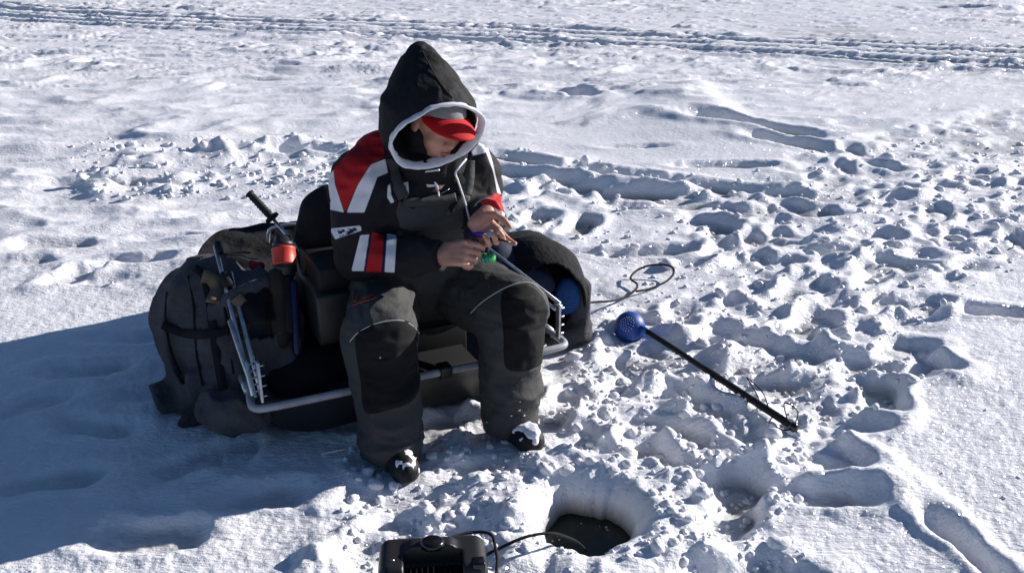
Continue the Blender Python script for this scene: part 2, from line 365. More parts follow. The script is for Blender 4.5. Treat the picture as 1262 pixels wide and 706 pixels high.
L_LAD = G2([(785, 408), (978, 528)]); LAD_LEN = math.dist(*L_LAD)
def H(x, y, fine=True):
    x = np.asarray(x, float); y = np.asarray(y, float); x = np.where(np.isfinite(x), x, 0)
    far = np.hypot(x, y); near = sstep(60, 30, far)
    wx = x+.35*fbm(x*.6, y*.6, 2, 50); wy = y+.35*fbm(x*.6+9, y*.6, 2, 51)
    h = .05*fbm(x*.22, y*.22, 3, 1)*sstep(2.5, 7, far)
    h += .055*np.log1p(np.exp((x-.75)*5))/5*5*.2*5*.2*sstep(4.2, 2.6, y)
    # wind-carved ridges
    c, s = math.cos(.45), math.sin(.45); u, v = wx*c+wy*s, -wx*s+wy*c
    rg = 1-np.abs(fbm(u*.9, v*2.3, 3, 5)); ridge = np.clip(rg-.62, 0, 1)**1.3
    patch = sstep(-.10, .35, fbm(x*.35+3, y*.45, 2, 9)); left = sstep(.3, -1.2, x)*sstep(3.9, 5.0, y)*sstep(13, 9, y)
    h += (.17*ridge)*np.clip(patch*.75+left*.8, 0, 1.2)*sstep(3.6, 4.8, y)
    saw = fbm(u*1.6+4, v*5.5, 4, 15); h += .022*np.abs(saw)*sstep(3.3, 4.5, y)*(.35+.65*patch+left*.6)
    rg3 = 1-np.abs(fbm(u*2.2+7, v*7.5, 3, 17)); h += .045*np.clip(rg3-.7, 0, 1)*sstep(3.2, 4.5, y)*(.4+.6*patch+.4*left)
    scal = vn2(u*5, v*14, 33)*vn2(x*1.2, y*1.2, 34); h += .004*scal
    sm = np.exp(-((x-1.5)/1.9)**2-((y-7.0)/2.3)**2)+.8*np.exp(-((x+2.6)/1.6)**2-((y-4.6)/.5)**2); h *= 1-.62*np.clip(sm, 0, 1)
    h += .007*fbm(x*2.4, y*2.4, 4, 20) + .0022*fbm(x*19, y*19, 3, 25)
    T = sstep(.06, -.10, polysd(x, y, P_TRAMP)+.05*fbm(x*5, y*5, 2, 70))
    for P in P_CALM: T = T*(1-.72*sstep(.08, -.1, polysd(x, y, P)))
    # far trampled ground is older and rounder
    wxx = x+.05*fbm(x*7, y*7, 2, 41); wyy = y+.05*fbm(x*7+5, y*7, 2, 42)
    d1, h1 = worley(wxx*5.2, wyy*6.0, 60); d2, h2 = worley(wxx*12, wyy*12, 64); d3, h3 = worley(wxx*27, wyy*27, 68)
    lump = np.clip(1-(d1/.8)**2, 0, 1)**.8*h1; lump2 = np.clip(1-(d2/.75)**2, 0, 1)**.8*np.clip(h2-.4, 0, 1)*1.6; l3 = np.clip(1-(d3/.7)**2, 0, 1)*np.clip(h3-.5, 0, 1)*1.6
    pn = sstep(-.25, .3, fbm(x*2.2, y*2.2, 2, 77))
    h += T*(.031*lump*(.45+.55*pn)+.022*lump2*pn+.008*l3*pn+.009*fbm(x*13, y*13, 3, 47)+.026*fbm(x*3.6, y*3.6, 4, 45, .42)-.014)
    C = sstep(.05, -.06, polysd(x, y, P_CRUMB)+.08*fbm(x*6, y*6, 2, 71)); h += C*(.030*lump2+.045*lump+.008*l3+.03*fbm(x*3, y*5, 3, 75)+.004)*(.3+sstep(-.2, .3, fbm(x*2.5, y*2.5, 2, 73)))
    # trodden lanes
    for i, P in enumerate(LANE):
        d, sv, sl_ = linesd(x, y, P); sv = sv+.05*fbm(sl_*2.5, sv*2, 3, 80+i); e = sstep(2.6, 2.2, sl_)*sstep(-.1, .1, sl_)
        h += e*(-.05*np.exp(-(sv/.085)**2)+.028*np.exp(-((sv-.16)/.05)**2)+.028*np.exp(-((sv+.16)/.05)**2))
    d, sv, sl_ = linesd(x, y, DRIFT); h += .065*np.exp(-np.clip(sv, 0, 9)**2/.05-np.clip(-sv, 0, 9)**2/.5)*sstep(0, 1.4, sl_)*sstep(4.6, 3.0, sl_)
    # prints
    ww = .020*fbm(x*10, y*10, 4, 90)
    for (cx, cy, an, L, W, D) in FP:
        m = (np.abs(x-cx) < L+.1) & (np.abs(y-cy) < L+.1)
        if not m.any(): continue
        X, Y = x[m]-cx, y[m]-cy; a = X*math.cos(an)+Y*math.sin(an); b = -X*math.sin(an)+Y*math.cos(an)
        waist = 1-.18*np.exp(-((a+L*.08)/(L*.16))**2)
        r = ((np.abs(a)/(L/2))**2.6+(np.abs(b)/(W/2*waist))**2.6)**(1/2.6); q = (r-1)*W/2+ww[m]
        floor = -D*.8*(1+.25*np.tanh(a/L*3))+.012*lump2[m]+.006*l3[m]
        sf = 1.45*max(1, W/.16)**1.6; k = sstep(.016*sf, -.012*sf, q); rim = np.exp(-((q-.026*sf)/(.018*sf))**2)*(.28*D)
        h[m] = h[m]*(1-.75*k)+k*(floor)+rim
    # snowmobile and truck tracks
    d, sv, sl_ = linesd(x, y, L_TRK1); sv = sv+.12*fbm(sl_*.25, 0*sl_, 2, 95); h *= 1-.5*sstep(1.3, .7, np.abs(sv))
    tread = np.clip(np.sin(sl_*2*math.pi/.16+np.sign(sv)*1.2)*2, -1, 1)
    for c0, wd, dp in ((-.62, .34, .05), (-.12, .12, .035), (.35, .26, .05), (.8, .14, .04)):
        k = sstep(.06, -.01, np.abs(sv-c0)-wd/2); h += k*(-dp*.7+.003*tread+.006*fbm(sl_*5, sv*9, 2, 97))+.028*np.exp(-((np.abs(sv-c0)-wd/2-.07)/.05)**2)
    d, sv, sl_ = linesd(x, y, L_TRK2); sv = sv+.06*fbm(sl_*.3, 0*sl_, 2, 98)
    k = sstep(.07, 0, np.abs(sv)-.09); h += -.07*k+.026*np.exp(-((np.abs(sv)-.2)/.07)**2)
    # crusts broken by the wind in the distance
    cr = fbm(wx*1.4, wy*3.5, 4, 110); h += .030*sstep(.20, .42, cr)*sstep(5.5, 8, y)*near*sstep(-.1, .3, fbm(x*.5, y*.5, 2, 113)) + .018*sstep(.18, .35, fbm(wx*3, wy*7, 4, 112))*sstep(9, 12, y)*near
    # sled packed into the snow, scuffed snow where the boots rest
    for bx, by in BOOT_AT:
        q = np.hypot(x-bx-.02, (y-by)); h = h*(1-.85*sstep(.22, .10, q)) - .012*sstep(.2, .1, q)
    d, sv, sl_ = linesd(x, y, L_LAD); h *= 1-.75*np.exp(-(sv/.045)**2)*sstep(-.05, .05, sl_)*sstep(LAD_LEN+.1, LAD_LEN, sl_)
    # collar and pit of the ice hole
    dx, dy = x-HOLE[0], y-HOLE[1]; r = np.hypot(dx/1.0, dy/1.08); an = np.arctan2(dy, dx)
    rn = r+.024*fbm(np.cos(an)*2.2+3, np.sin(an)*2.2, 3, 120)+.010*fbm(x*16, y*16, 3, 121)
    col = .052*np.exp(-((rn-.235)/.13)**2)*(1+.45*fbm(x*7, y*7, 3, 122)) + .012*lump2*sstep(.6, .3, r)*sstep(.15, .2, r)
    h = h*(1-.8*sstep(.30, .18, r))+col
    pit = sstep(.146, .066, rn); h = h-pit*.25-.05*sstep(.19, .11, rn)
    if fine:
        gr = sstep(5, 2.4, y); h += gr*(.0016*fbm(x*60, y*60, 2, 130))
        h += gr*sstep(.55, .25, r)*.004*fbm(x*42, y*42, 2, 131)*(1-pit)
    return h

def build_ground():
    ys = [1.15]
    while ys[-1] < 34: ys.append(ys[-1]*1.00375+.0006)
    while ys[-1] < 3500: ys.append(ys[-1]*1.12)
    pre = [1.15-.02*1.13**k*(k+1) for k in range(1, 38)][::-1]
    ys = np.array(pre+ys); s = list(np.linspace(-.80, .80, 900)); st = s[1]-s[0]; e = .8
    add = []
    while e < 60: st *= 1.10; e += st; add.append(e)
    s = np.array([-q for q in add[::-1]]+s+add)
    wd = np.where(ys > 0, ys, 0)+.55+np.clip(-ys, 0, None)*.6
    X = s[None, :]*wd[:, None]; Y = np.repeat(ys[:, None], len(s), 1)
    Z = np.zeros(X.size); xf, yf = X.ravel(), Y.ravel()
    near = (np.abs(xf) < 80) & (yf < 80) & (yf > -20); Z[near] = H(xf[near], yf[near])
    Zg = Z.reshape(X.shape); nr_ = int(np.searchsorted(ys, 9.0))
    for _ in range(3):
        B = Zg.copy(); B[1:-1, 1:-1] = (Zg[1:-1, :-2]+Zg[1:-1, 2:]+Zg[:-2, 1:-1]+Zg[2:, 1:-1]+4*Zg[1:-1, 1:-1])/8
        Zg[:nr_] = B[:nr_]
    Z = Zg.ravel(); k = near & (yf < 6)
    cr_ = vn2(xf[k]*55, yf[k]*55, 140)*.5+vn2(xf[k]*95, yf[k]*95, 141)*.3; Z[k] += .0028*cr_*sstep(6, 3, yf[k])
    V = np.stack([xf, yf, Z], 1); nr, nc = X.shape; i = np.arange(nr-1)[:, None]*nc+np.arange(nc-1)[None, :]; i = i.ravel()
    F = np.stack([i, i+1, i+nc+1, i+nc], 1)
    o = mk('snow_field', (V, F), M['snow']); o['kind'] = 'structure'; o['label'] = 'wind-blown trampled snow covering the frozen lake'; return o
build_ground()
def gz(x, y): return float(H(np.array([x]), np.array([y]))[0])

# dark lake water standing in the drilled hole
mw = mat('dark lake water', (.016, .018, .011), .22, spec=.3, bump=[(30, .15, .003)])
Vw = [(HOLE[0], HOLE[1], -.070)]+[(HOLE[0]+.19*math.cos(a), HOLE[1]+.19*math.sin(a), -.070) for a in np.linspace(0, 2*math.pi, 40, endpoint=False)]
ow = mk('water', (Vw, [(0, i+1, (i+1) % 40+1) for i in range(40)]), mw); ow['kind'] = 'structure'; ow['label'] = 'dark water at the bottom of the fishing hole'

r5 = random.Random(9)
sl_p = []
for k in range(16):
    a_, q_ = r5.uniform(0, 6.28), r5.uniform(.078, .100); s_ = r5.uniform(.002, .006)
    sl_p.append(lathe([HOLE[0]+q_*math.cos(a_), HOLE[1]+q_*math.sin(a_), -.071], [HOLE[0]+q_*math.cos(a_)+.001, HOLE[1]+q_*math.sin(a_), -.071+s_*.7], [(0, s_), (.5, s_*.9), (1, s_*.3)], 6))
osl = mk('slush', join(*sl_p), mat('wet slush', (.30, .33, .32), .25)); setp(osl, 'bits of wet slush floating at the rim of the hole', 'slush', kind='stuff')
# loose clods of snow kicked up over the trampled ground
def clods(n, seed):
    r = random.Random(seed); import bmesh
    bm = bmesh.new(); bmesh.ops.create_icosphere(bm, subdivisions=2, radius=1); B = np.array([v.co[:] for v in bm.verts]); FF = np.array([[v.index for v in f.verts] for f in bm.faces]); bm.free()
    pts = []
    while len(pts) < n:
        k = r.random()
        if k < .40: px, py = r.uniform(600, 1262), r.uniform(170, 520)
        elif k < .80: px, py = r.uniform(420, 1000), r.uniform(440, 706)
        elif k < .93: px, py = r.uniform(90, 470), r.uniform(180, 245)
        else:
            px, py = r.uniform(0, 1262), r.uniform(130, 706)
            if r.random() < .6: continue
        q = g(px, py); x, y = q[0], q[1]
        if k < .80 and polysd(np.array([x]), np.array([y]), P_TRAMP)[0] > .03: continue
        if math.hypot(x-HOLE[0], y-HOLE[1]) < .19: continue
        if -.9 < x < .2 and 2.75+(x+.3)*.45 < y < 3.9: continue
        s = min(r.lognormvariate(-5.1, .58), .028)*(1 if y < 4.2 else 1.5)
        if k >= .93: s *= .55
        pts.append((x, y, s))
    pts = np.array(pts); Zg = H(pts[:, 0], pts[:, 1]); V = np.zeros((n, len(B), 3))
    for i in range(n):
        s = pts[i, 2]; sc3 = np.array([r.uniform(.8, 1.3), r.uniform(.8, 1.3), r.uniform(.6, .95)])
        dn = 1+.34*vn3(B*1.3+r.uniform(0, 90), 3)+.16*vn3(B*3.3+r.uniform(0, 90), 4)
        V[i] = B*dn[:, None]*s*sc3+np.array([pts[i, 0], pts[i, 1], Zg[i]+s*.25])
    F = (FF[None]+np.arange(n)[:, None, None]*len(B)).reshape(-1, 3)
    o = mk('snow_clods', (V.reshape(-1, 3), F), M['clod']); o['kind'] = 'stuff'; o['label'] = 'loose crumbs and clods of snow on the trampled ground'; o['category'] = 'snow clods'
clods(2600, 5)


# ================================================================== THE FISHERMAN
A3 = np.array
RD, BD = A3([.907, .42, 0]), A3([-.42, .907, 0])          # sled: along the front rail, towards the back
FWD = -BD                                                  # the way the man faces
PERS = A3([-.36, 3.0, 0.])
person = thing('person', PERS, 'angler in black hooded jersey and charcoal bibs sitting on the sled beside the hole', 'person')
# joints
PEL = A3([-.355, 3.10, .40]); HIPR, HIPL = PEL-RD*.11, PEL+RD*.11
KNR, KNL = at(474, 408, 2.66), at(637, 380, 2.80)
ANR, ANL = at(482, 548, 2.60), at(630, 508, 2.76)
NECK = at(524, 203, 2.97); SHR, SHL = at(444, 224, 2.90), at(583, 203, 3.06)
ELR, ELL = at(442, 318, 2.86), at(596, 268, 3.07)
WRR, WRL = at(540, 315, 2.735), at(600, 262, 2.83)
HC = at(537, 155, 2.905); HF = nrm([.56, -.80, -.24]); HS = nrm([.86, .50, -.15]); HS = nrm(HS-HF*np.dot(HS, HF)); HU = np.cross(HF, HS)
HA = np.array([HS, HF, HU])
HK = .93
def hl(a, b, c): return HC+(HS*a+HF*b+HU*c)*HK
def fold(p, amp, f, s=0, st=(1, 1, 1)):
    q = p*np.array(st)*f+s*3.7; q2 = q+.6*np.stack([vn3(q*.7+5, s), vn3(q*.7+15, s+1), vn3(q*.7+25, s+2)], 1)
    return amp*(1-2*np.abs(vn3(q2, s+3)))+amp*.4*vn3(q2*2.3, s+4)

# ---- hands
def chain(p0, d, n, Ls, angs, rs, kk):
    """bent finger: returns tapered links; d pointing, n back-of-hand normal, angs cumulative bends towards the palm"""
    out = []; p = A3(p0)
    for L, a, r0, r1 in zip(Ls, angs, rs[:-1], rs[1:]):
        q = p+(d*math.cos(a)-n*math.sin(a))*L; out.append((p, q, r0, r1)); p = q
    return out, p
def hand_parts(wr, c, d, n, thumb_side, curls, spread, thumb):
    d = nrm(d); n = nrm(A3(n)-d*np.dot(n, d)); s = np.cross(n, d)*thumb_side; L = []
    palm = [(wr, c-d*.03, .026, .026)]
    for i in range(4):
        o = (.031-.0205*i); k = c+d*(.040-.004*abs(i-1.2))+s*o+n*.002
        palm.append((c-d*.035+s*o*.75, k, .0135, .0115))
        dd = nrm(d+s*spread[i]); sc_ = (.93, 1.03, .97, .80)[i]
        Lk, tip = chain(k, dd, n, [.044*sc_, .027*sc_, .021*sc_], [math.radians(a) for a in curls[i]], [.0105, .0094, .0088, .0075], 0); L.append(Lk)
    t0 = c-d*.032+s*.026-n*.006; t = []; p = t0
    for (a, b, e), ln, r0, r1 in zip(thumb, (.040, .033, .026), (.0145, .0120, .0105), (.0120, .0105, .0088)):
        q = p+nrm(d*a+s*b+n*e)*ln; t.append((p, q, r0, r1)); p = q
    L.append(t); return palm, L
dR = WRR + A3([.0, 0, 0]); RHc = at(559, 313, 2.715)
RHand = hand_parts(WRR, RHc, RHc-WRR+A3([0.0, -.004, 0]), [-.25, -.75, .6], 1,
    [(38, 82, 112), (52, 112, 160), (60, 125, 178), (66, 132, 185)], (.05, 0, -.04, -.1),
    [(.75, .45, -.5), (.95, .05, -.3), (.9, -.25, -.25)])
LHc = at(597, 281, 2.79)
LHand = hand_parts(WRL, LHc, [.50, -.22, -.50], [-.15, .80, -.50], -1,
    [(12, 42, 62), (48, 112, 150), (55, 120, 160), (60, 125, 165)], (-.05, .0, -.06, -.12),
    [(.60, .55, -.35), (.95, .15, -.30), (.97, -.10, -.15)])
# let the thumb side of each hand face as in the photograph: right thumb up, left thumb towards the other hand
def hand_sdf(p, Hd):
    palm, L = Hd; v = None
    for a, b, r0, r1 in palm:
        q = cap(p, a, b, r0, r1); v = q if v is None else su(v, q, .012)
    for k, fg in enumerate(L):
        f = None
        for a, b, r0, r1 in fg:
            q = cap(p, a, b, r0, r1); f = q if f is None else su(f, q, .003)
            f = np.minimum(f, np.linalg.norm(p-a, axis=1)-r0*1.04)
        v = su(v, f, .010 if k == 4 else .0035)
    return v
def head_sdf(p):
    q = (p-HC)@HA.T/HK
    v = ell(q, (0, -.012, .035), (.078, .098, .092)); v = su(v, ell(q, (0, .028, -.045), (.060, .062, .070)), .035)
    v = su(v, ell(q, (0, .070, -.098), (.022, .018, .017)), .02)
    for s in (-1, 1):
        v = su(v, ell(q, (s*.040, .060, -.028), (.025, .022, .022)), .02)
        v = smax(v, -(np.linalg.norm(q-A3([s*.032, .098, .006]), axis=1)-.017), .012)
        v = su(v, np.linalg.norm(q-A3([s*.031, .074, .004]), axis=1)-.0135, .003)
        v = su(v, cap(q, (s*.012, .088, .024), (s*.048, .074, .024), .008, .007), .012)
        v = su(v, ell(q, (s*.080, -.005, -.010), (.009, .018, .030)), .006)
        v = su(v, ell(q, (s*.011, .098, -.030), (.009, .010, .008)), .006)
    v = su(v, cap(q, (0, .084, .015), (0, .108, -.026), .008, .0125), .008)
    v = su(v, cap(q, (-.020, .086, -.060), (.020, .086, -.060), .006, .006), .007)
    v = su(v, cap(q, (-.016, .085, -.072), (.016, .085, -.072), .0075, .0075), .006)
    v = smax(v, -(cap(q, (-.022, .095, -.0655), (.022, .095, -.0655), .0025, .0025)), .003)
    return v*HK
def body_sdf(p):
    v = head_sdf(p)
    v = su(v, cap(p, hl(0, -.03, -.06), NECK+A3([0, .02, -.02]), .056, .06), .03)
    v = su(v, cap(p, NECK-A3([0, 0, .06]), PEL+A3([0, 0, .04]), .10, .115), .05)
    v = su(v, cap(p, SHR, SHL, .050, .050), .04)
    for s, e, wri in ((SHR, ELR, WRR), (SHL, ELL, WRL)):
        v = su(v, cap(p, s, e, .046, .037), .02); v = su(v, cap(p, e, wri, .036, .026), .012)
    for h, k, a in ((HIPR, KNR, ANR), (HIPL, KNL, ANL)):
        v = su(v, cap(p, h, k-FWD*.03, .075, .055), .03); v = su(v, cap(p, k-FWD*.03, a, .052, .038), .02)
    for Hd in (RHand, LHand):
        c = Hd[0][0][1]; m = np.linalg.norm(p-c, axis=1) < .19
        if m.any(): hv = hand_sdf(p[m], Hd); v[m] = su(v[m], hv, .008)
    return v
ob = polygonise(body_sdf, [-.72, 2.45, .08], [.22, 3.35, 1.20], .0042)
body = mk('body', ob, M['skin'], person)

# ---- jersey
def torso(p):
    v = cap(p, PEL+A3([0, 0, .05])-RD*.05, NECK-A3([0, -.02, .14])-RD*.055, .150, .135)
    v = su(v, cap(p, PEL+A3([0, 0, .05])+RD*.05, NECK-A3([0, -.02, .14])+RD*.055, .150, .135), .05)
    v = su(v, cap(p, SHR+A3([.03, .02, -.03]), SHL+A3([-.02, .01, -.03]), .092, .088), .06)
    v = su(v, cap(p, SHR+A3([.02, .02, -.01]), at(470, 196, 2.98), .085, .085), .06)
    v = su(v, cap(p, NECK-A3([0, -.05, .06]), hl(0, -.05, -.06), .105, .10), .05); return v
def arm_r(p): return su(cap(p, SHR, ELR, .087, .070), cap(p, ELR, WRR-nrm(WRR-ELR)*.005, .068, .050), .03)
def arm_l(p): return su(cap(p, SHL, ELL, .080, .064), cap(p, ELL, WRL+(WRL-ELL)*.02, .062, .043), .03)
def jersey_sdf(p):
    t = torso(p); ar, al = arm_r(p), arm_l(p)
    v = su(su(t, ar, .035), al, .035)
    f = fold(p, .010, 8, 1, (1, 1, 1.6))+fold(p, .0042, 20, 5)
    v = v-f
    # cut the sleeves square at the cuffs
    for e, wri in ((ELR, WRR), (ELL, WRL)):
        d = nrm(wri-e); near = np.linalg.norm(p-wri, axis=1) < .12
        v = np.where(near, smax(v, (p-wri)@d-.012, .006), v)
    return smax(v, -(p[:, 2]-.36), .02)
VJ, FJ = polygonise(jersey_sdf, [-.75, 2.55, .32], [.20, 3.40, 1.10], .0058)
jersey = mk('jersey', (VJ, FJ), M['black_cloth'], person)
# printed panels: flat polygons laid on the cloth, edges kept crisp by a distance stored on each vertex
PU, PV = A3([1, 0, 0]), A3([0, SP, CP])
def pv(P, Y=2.84): return [(float(at(a, b, Y)@PU), float(at(a, b, Y)@PV)) for a, b in P]
def lay(V, polys, Yr=2.84):
    # follow the perspective of the pattern by scaling with depth towards the pattern plane
    k = Yr/V[:, 1]; Q = (V-A3([0, 0, CAM_H]))*k[:, None]+A3([0, 0, CAM_H]); x, y = Q@PU, Q@PV; d = np.full(len(V), 1.)
    for P in polys: d = np.minimum(d, polysd(x, y, pv(P, Yr)))
    return d
RED = [[(411, 208), (444, 171), (471, 155), (474, 193), (457, 202), (441, 228), (425, 262), (413, 228)],
       [(458.6, 286), (473, 290), (471, 335), (449, 335)], [(592, 166), (598, 168), (603, 184), (599, 182)],
       [(592, 247), (612, 238), (622, 244), (621, 262), (606, 254), (594, 254)]]
WHT = [[(400, 222), (411, 210), (413, 228), (424, 262), (405, 258)], [(457, 203), (475, 196), (478, 213), (465, 218.5), (449, 262), (427, 262), (441, 228)],
       [(444, 290), (456, 289), (449.5, 334), (433, 334)], [(477, 288), (489, 290), (486, 336), (473, 335)],
       [(406, 282), (444, 278), (446, 284), (413, 295)], [(488, 195), (519, 203), (526, 208), (491, 211)], [(524, 203), (543, 215), (548, 229), (526, 231)],
       [(581, 187), (594, 172), (600, 188), (583, 192)], [(600, 178), (606, 196), (612, 222), (618, 240), (613, 238), (608, 212), (598, 184)],
       [(590, 258), (596, 253), (607, 255), (622, 262), (622, 268), (606, 262), (594, 262)],
       [(478, 229), (481, 226), (482, 240), (486, 249), (482, 251), (477, 243)], [(495, 226), (503, 224), (504, 238), (499, 247), (495, 240)]]
NAV = [[(455, 289), (459, 286), (451, 335), (448, 335)], [(473, 290), (477, 289), (474, 335), (470, 335)], [(497, 229), (500, 228), (501, 236), (498, 240)],
       [(416, 286), (424, 283), (426, 285), (418, 289)], [(427, 286), (436, 281), (440, 282), (430, 290)], [(418, 291), (440, 284), (441, 285), (419, 292.5)], [(411, 284), (440, 280), (440, 281), (412, 285)]]
GRN = [[(584, 262), (607, 255), (622, 266), (620, 278), (584, 278)]]
for nm, P in (('d_red', RED), ('d_white', WHT), ('d_navy', NAV), ('d_cuff', GRN)):
    d = lay(VJ, P); d = np.where(VJ[:, 1] > 3.22, 1, d); a = jersey.data.attributes.new(nm, 'FLOAT', 'POINT'); a.data.foreach_set('value', d.astype(np.float32))
def panel_mat(base, layers):
    t = base.node_tree; b = t.nodes['Principled BSDF']; src = None; col = tuple(b.inputs['Base Color'].default_value)
    for nm, c, thr in layers:
        at_ = t.nodes.new('ShaderNodeAttribute'); at_.attribute_name = nm
        lt = t.nodes.new('ShaderNodeMapRange'); lt.inputs['From Min'].default_value = thr+.0012; lt.inputs['From Max'].default_value = thr-.0012
        t.links.new(at_.outputs['Fac'], lt.inputs['Value']); mx = t.nodes.new('ShaderNodeMix'); mx.data_type = 'RGBA'
        t.links.new(lt.outputs[0], mx.inputs[0]); mx.inputs[7].default_value = (*c, 1)
        if src is None: mx.inputs[6].default_value = col
        else: t.links.new(src.outputs[2], mx.inputs[6])
        src = mx
    t.links.new(src.outputs[2], b.inputs['Base Color'])
MJ = mat('black jersey cloth', (.010, .010, .013), .75, bump=[(20, .4, .010), (800, .4, .0006)])
panel_mat(MJ, [('d_cuff', (.07, .08, .065), 0), ('d_white', (.70, .71, .75), 0), ('d_red', (.42, .012, .016), 0), ('d_navy', (.01, .012, .05), 0)])
jersey.data.materials[0] = MJ

# ---- bib overalls
def legs(p):
    v = None
    for h, k, a, tw in ((HIPR, KNR, ANR, 1), (HIPL, KNL, ANL, -1)):
        kk = k-FWD*.05-A3([0, 0, .03]); low = a-FWD*.0+A3([0, 0, -.0])
        q = su(cap(p, h+A3([0, 0, .02]), kk, .130, .112), cap(p, kk, low, .108, .098), .04)
        q = smax(q, -(p[:, 2]-(a[2]-.055)-.012*np.sin(p[:, 0]*30)), .012)
        v = q if v is None else su(v, q, .03)
    return v
def bib_sdf(p):
    v = su(legs(p), cap(p, HIPR+A3([0, .02, .03]), HIPL+A3([0, .02, .03]), .14, .14), .04)
    t = torso(p)-.010
    top = p[:, 2]-(.795-.02*0)                                     # chest panel ends below the collar
    side = np.abs((p-PEL)@RD+.00)-.125
    front = -((p-PEL)@FWD-.02)
    panel = smax(smax(smax(t, top, .01), side, .02), front, .02)
    waist = smax(t, p[:, 2]-.56, .01)
    v = su(su(v, waist, .02), panel, .012)
    st = 1.
    low = sstep(.62, .5, p[:, 2])
    f = (fold(p, .009, 5.5, 11, (1, 1, 2.0))+fold(p, .0045, 15, 14, (1, 1, 2.2)))*(.35+.65*low)
    return v-f
VB, FB = polygonise(bib_sdf, [-.75, 2.42, .02], [.30, 3.38, .84], .0062)
bib = mk('overalls', (VB, FB), M['bib'], person)
# shoulder straps and pocket flap
def jb(p): return np.minimum(jersey_sdf(p), bib_sdf(p))
def along(fn, pts, off=.002, n=6, sm=True):
    P = []
    for a, b in pts:
        q = hit(fn, a, b, off)
        if q is not None: P.append(q)
    return catmull(P, n)
def strip(P, wid, thick, up):            # flat strap following P, width direction across the path
    P = A3(P); T = np.gradient(P, axis=0); V = []; F = []
    for i in range(len(P)):
        t = nrm(T[i]); s = nrm(np.cross(t, up)); n = np.cross(s, t)
        for a, b in ((-1, -1), (1, -1), (1, 1), (-1, 1)): V.append(P[i]+s*a*wid/2+n*b*thick/2)
    for i in range(len(P)-1):
        for k in range(4): F.append((i*4+k, i*4+(k+1) % 4, (i+1)*4+(k+1) % 4, (i+1)*4+k))
    F += [(0, 1, 2, 3)[::-1], tuple((len(P)-1)*4+k for k in range(4))]; return V, F
TOCAM = nrm([.08, -.95, .3])
for pts in ([(484, 196), (484, 208), (487, 220), (492, 232), (498, 244)], [(578, 198), (578, 210), (577, 225), (574, 240)]):
    mk('shoulder_strap', strip(along(jb, pts, .004), .038, .004, TOCAM), M['bib'], person)
PKT = [(497, 250), (520, 249), (544, 247), (562, 243)]
mk('chest_pocket', strip(along(jb, PKT, .004), .028, .006, TOCAM), M['bib'], person)
mk('pocket_zip', tube(along(jb, [(519, 246), (530, 242), (541, 240), (553, 233)], .004), .0018, 5), M['steel'], person)
# knee patches and their reflective piping
def pad(fn, k, a, o1, o2):
    fr = nrm(FWD+RD*.05); c0 = k+fr*.075+o1; c1 = k+(a-k)*.45+fr*.10+o2
    return lambda p: smax(fn(p)-.0035, cap(p, c0, c1, .082, .074), .010)
def mask_pad(poly, Yr):
    def f(p):
        kq = Yr/p[:, 1]; Q = (p-A3([0, 0, CAM_H]))*kq[:, None]+A3([0, 0, CAM_H])
        return polysd(Q@PU, Q@PV, pv(poly, Yr))
    return f
def smooth_poly(P, n=5): return [tuple(q) for q in catmull([A3([a, b, 0]) for a, b in P], n, True)]
PADR = [(q[0], q[1]) for q in smooth_poly([(441, 408), (470, 396), (505, 396), (519, 420), (521, 450), (512, 490), (480, 505), (450, 508), (444, 470), (438, 430)])]
PADL = [(q[0], q[1]) for q in smooth_poly([(618, 362), (645, 350), (665, 360), (677, 385), (676, 420), (668, 448), (640, 458), (622, 450), (620, 410)])]
for poly, k in ((PADR, KNR), (PADL, KNL)):
    mp = mask_pad(poly, k[1]-.1)
    fn = lambda p, mp=mp, k=k: smax(smax(bib_sdf(p)-.004, mp(p), .004), p[:, 1]-k[1]-.02, .01)
    mk('knee_patch', polygonise(fn, k-A3([.16, .22, .32]), k+A3([.18, .12, .16]), .0055), M['pad'], person)
mk('piping', tube(along(bib_sdf, [(431, 421), (440, 411), (455, 402), (475, 396), (495, 395), (508, 401), (517, 411)], .003), .0019, 5), M['piping'], person)
mk('piping', tube(along(bib_sdf, [(580, 386), (592, 374), (606, 364), (624, 354), (644, 348), (658, 350), (670, 362)], .003), .0019, 5), M['piping'], person)
mk('thigh_print', join(*[tube(along(bib_sdf, s_, .0015, 3), .0022, 5) for s_ in ([(436, 363), (435, 369), (439, 371), (442, 366)], [(433, 377), (446, 372), (458, 369), (464, 366)], [(446, 368), (453, 366), (458, 363)])]), M['orange_print'], person)

# ---- hood with its white band, cap, face
HN = nrm([.36, -.86, -.34]); RS = nrm(RD-HN*np.dot(RD, HN)); RU = np.cross(HN, RS); RC = at(539, 168, 2.79); RS, RU = RS*math.cos(.28)+RU*math.sin(.28), RU*math.cos(.28)-RS*math.sin(.28)
def ringpt(t, ra=.146, rb=.126, off=0): return RC+RS*math.cos(t)*ra+RU*(math.sin(t)*rb*(1 if math.sin(t) > 0 else 1.0))+HN*off
PEAK = at(521, 70, 3.0)
def hood_outer(p):
    v = ell(p, RC-HN*.105+RU*.002, (.148, .140, .122), [RS, HN, RU])
    MID = (RC-HN*.12)*.42+PEAK*.58; v = su(v, cap(p, RC-HN*.12+RU*.02, MID, .120, .084), .05); v = su(v, cap(p, MID, PEAK, .084, .040), .05)
    v = su(v, cap(p, RC-HN*.13-RU*.03, NECK+A3([0, .05, -.03]), .118, .135), .05)
    return v-fold(p, .007, 8, 31)-fold(p, .003, 20, 33)
def hood_sdf(p):
    v = hood_outer(p); q = (p-RC)@A3([RS, HN, RU]).T
    v = smax(v, q[:, 1], .008)
    cav = ell(p, RC-HN*.015, (.136, .175, .092), [RS, HN, RU])
    return smax(v, -cav, .006)
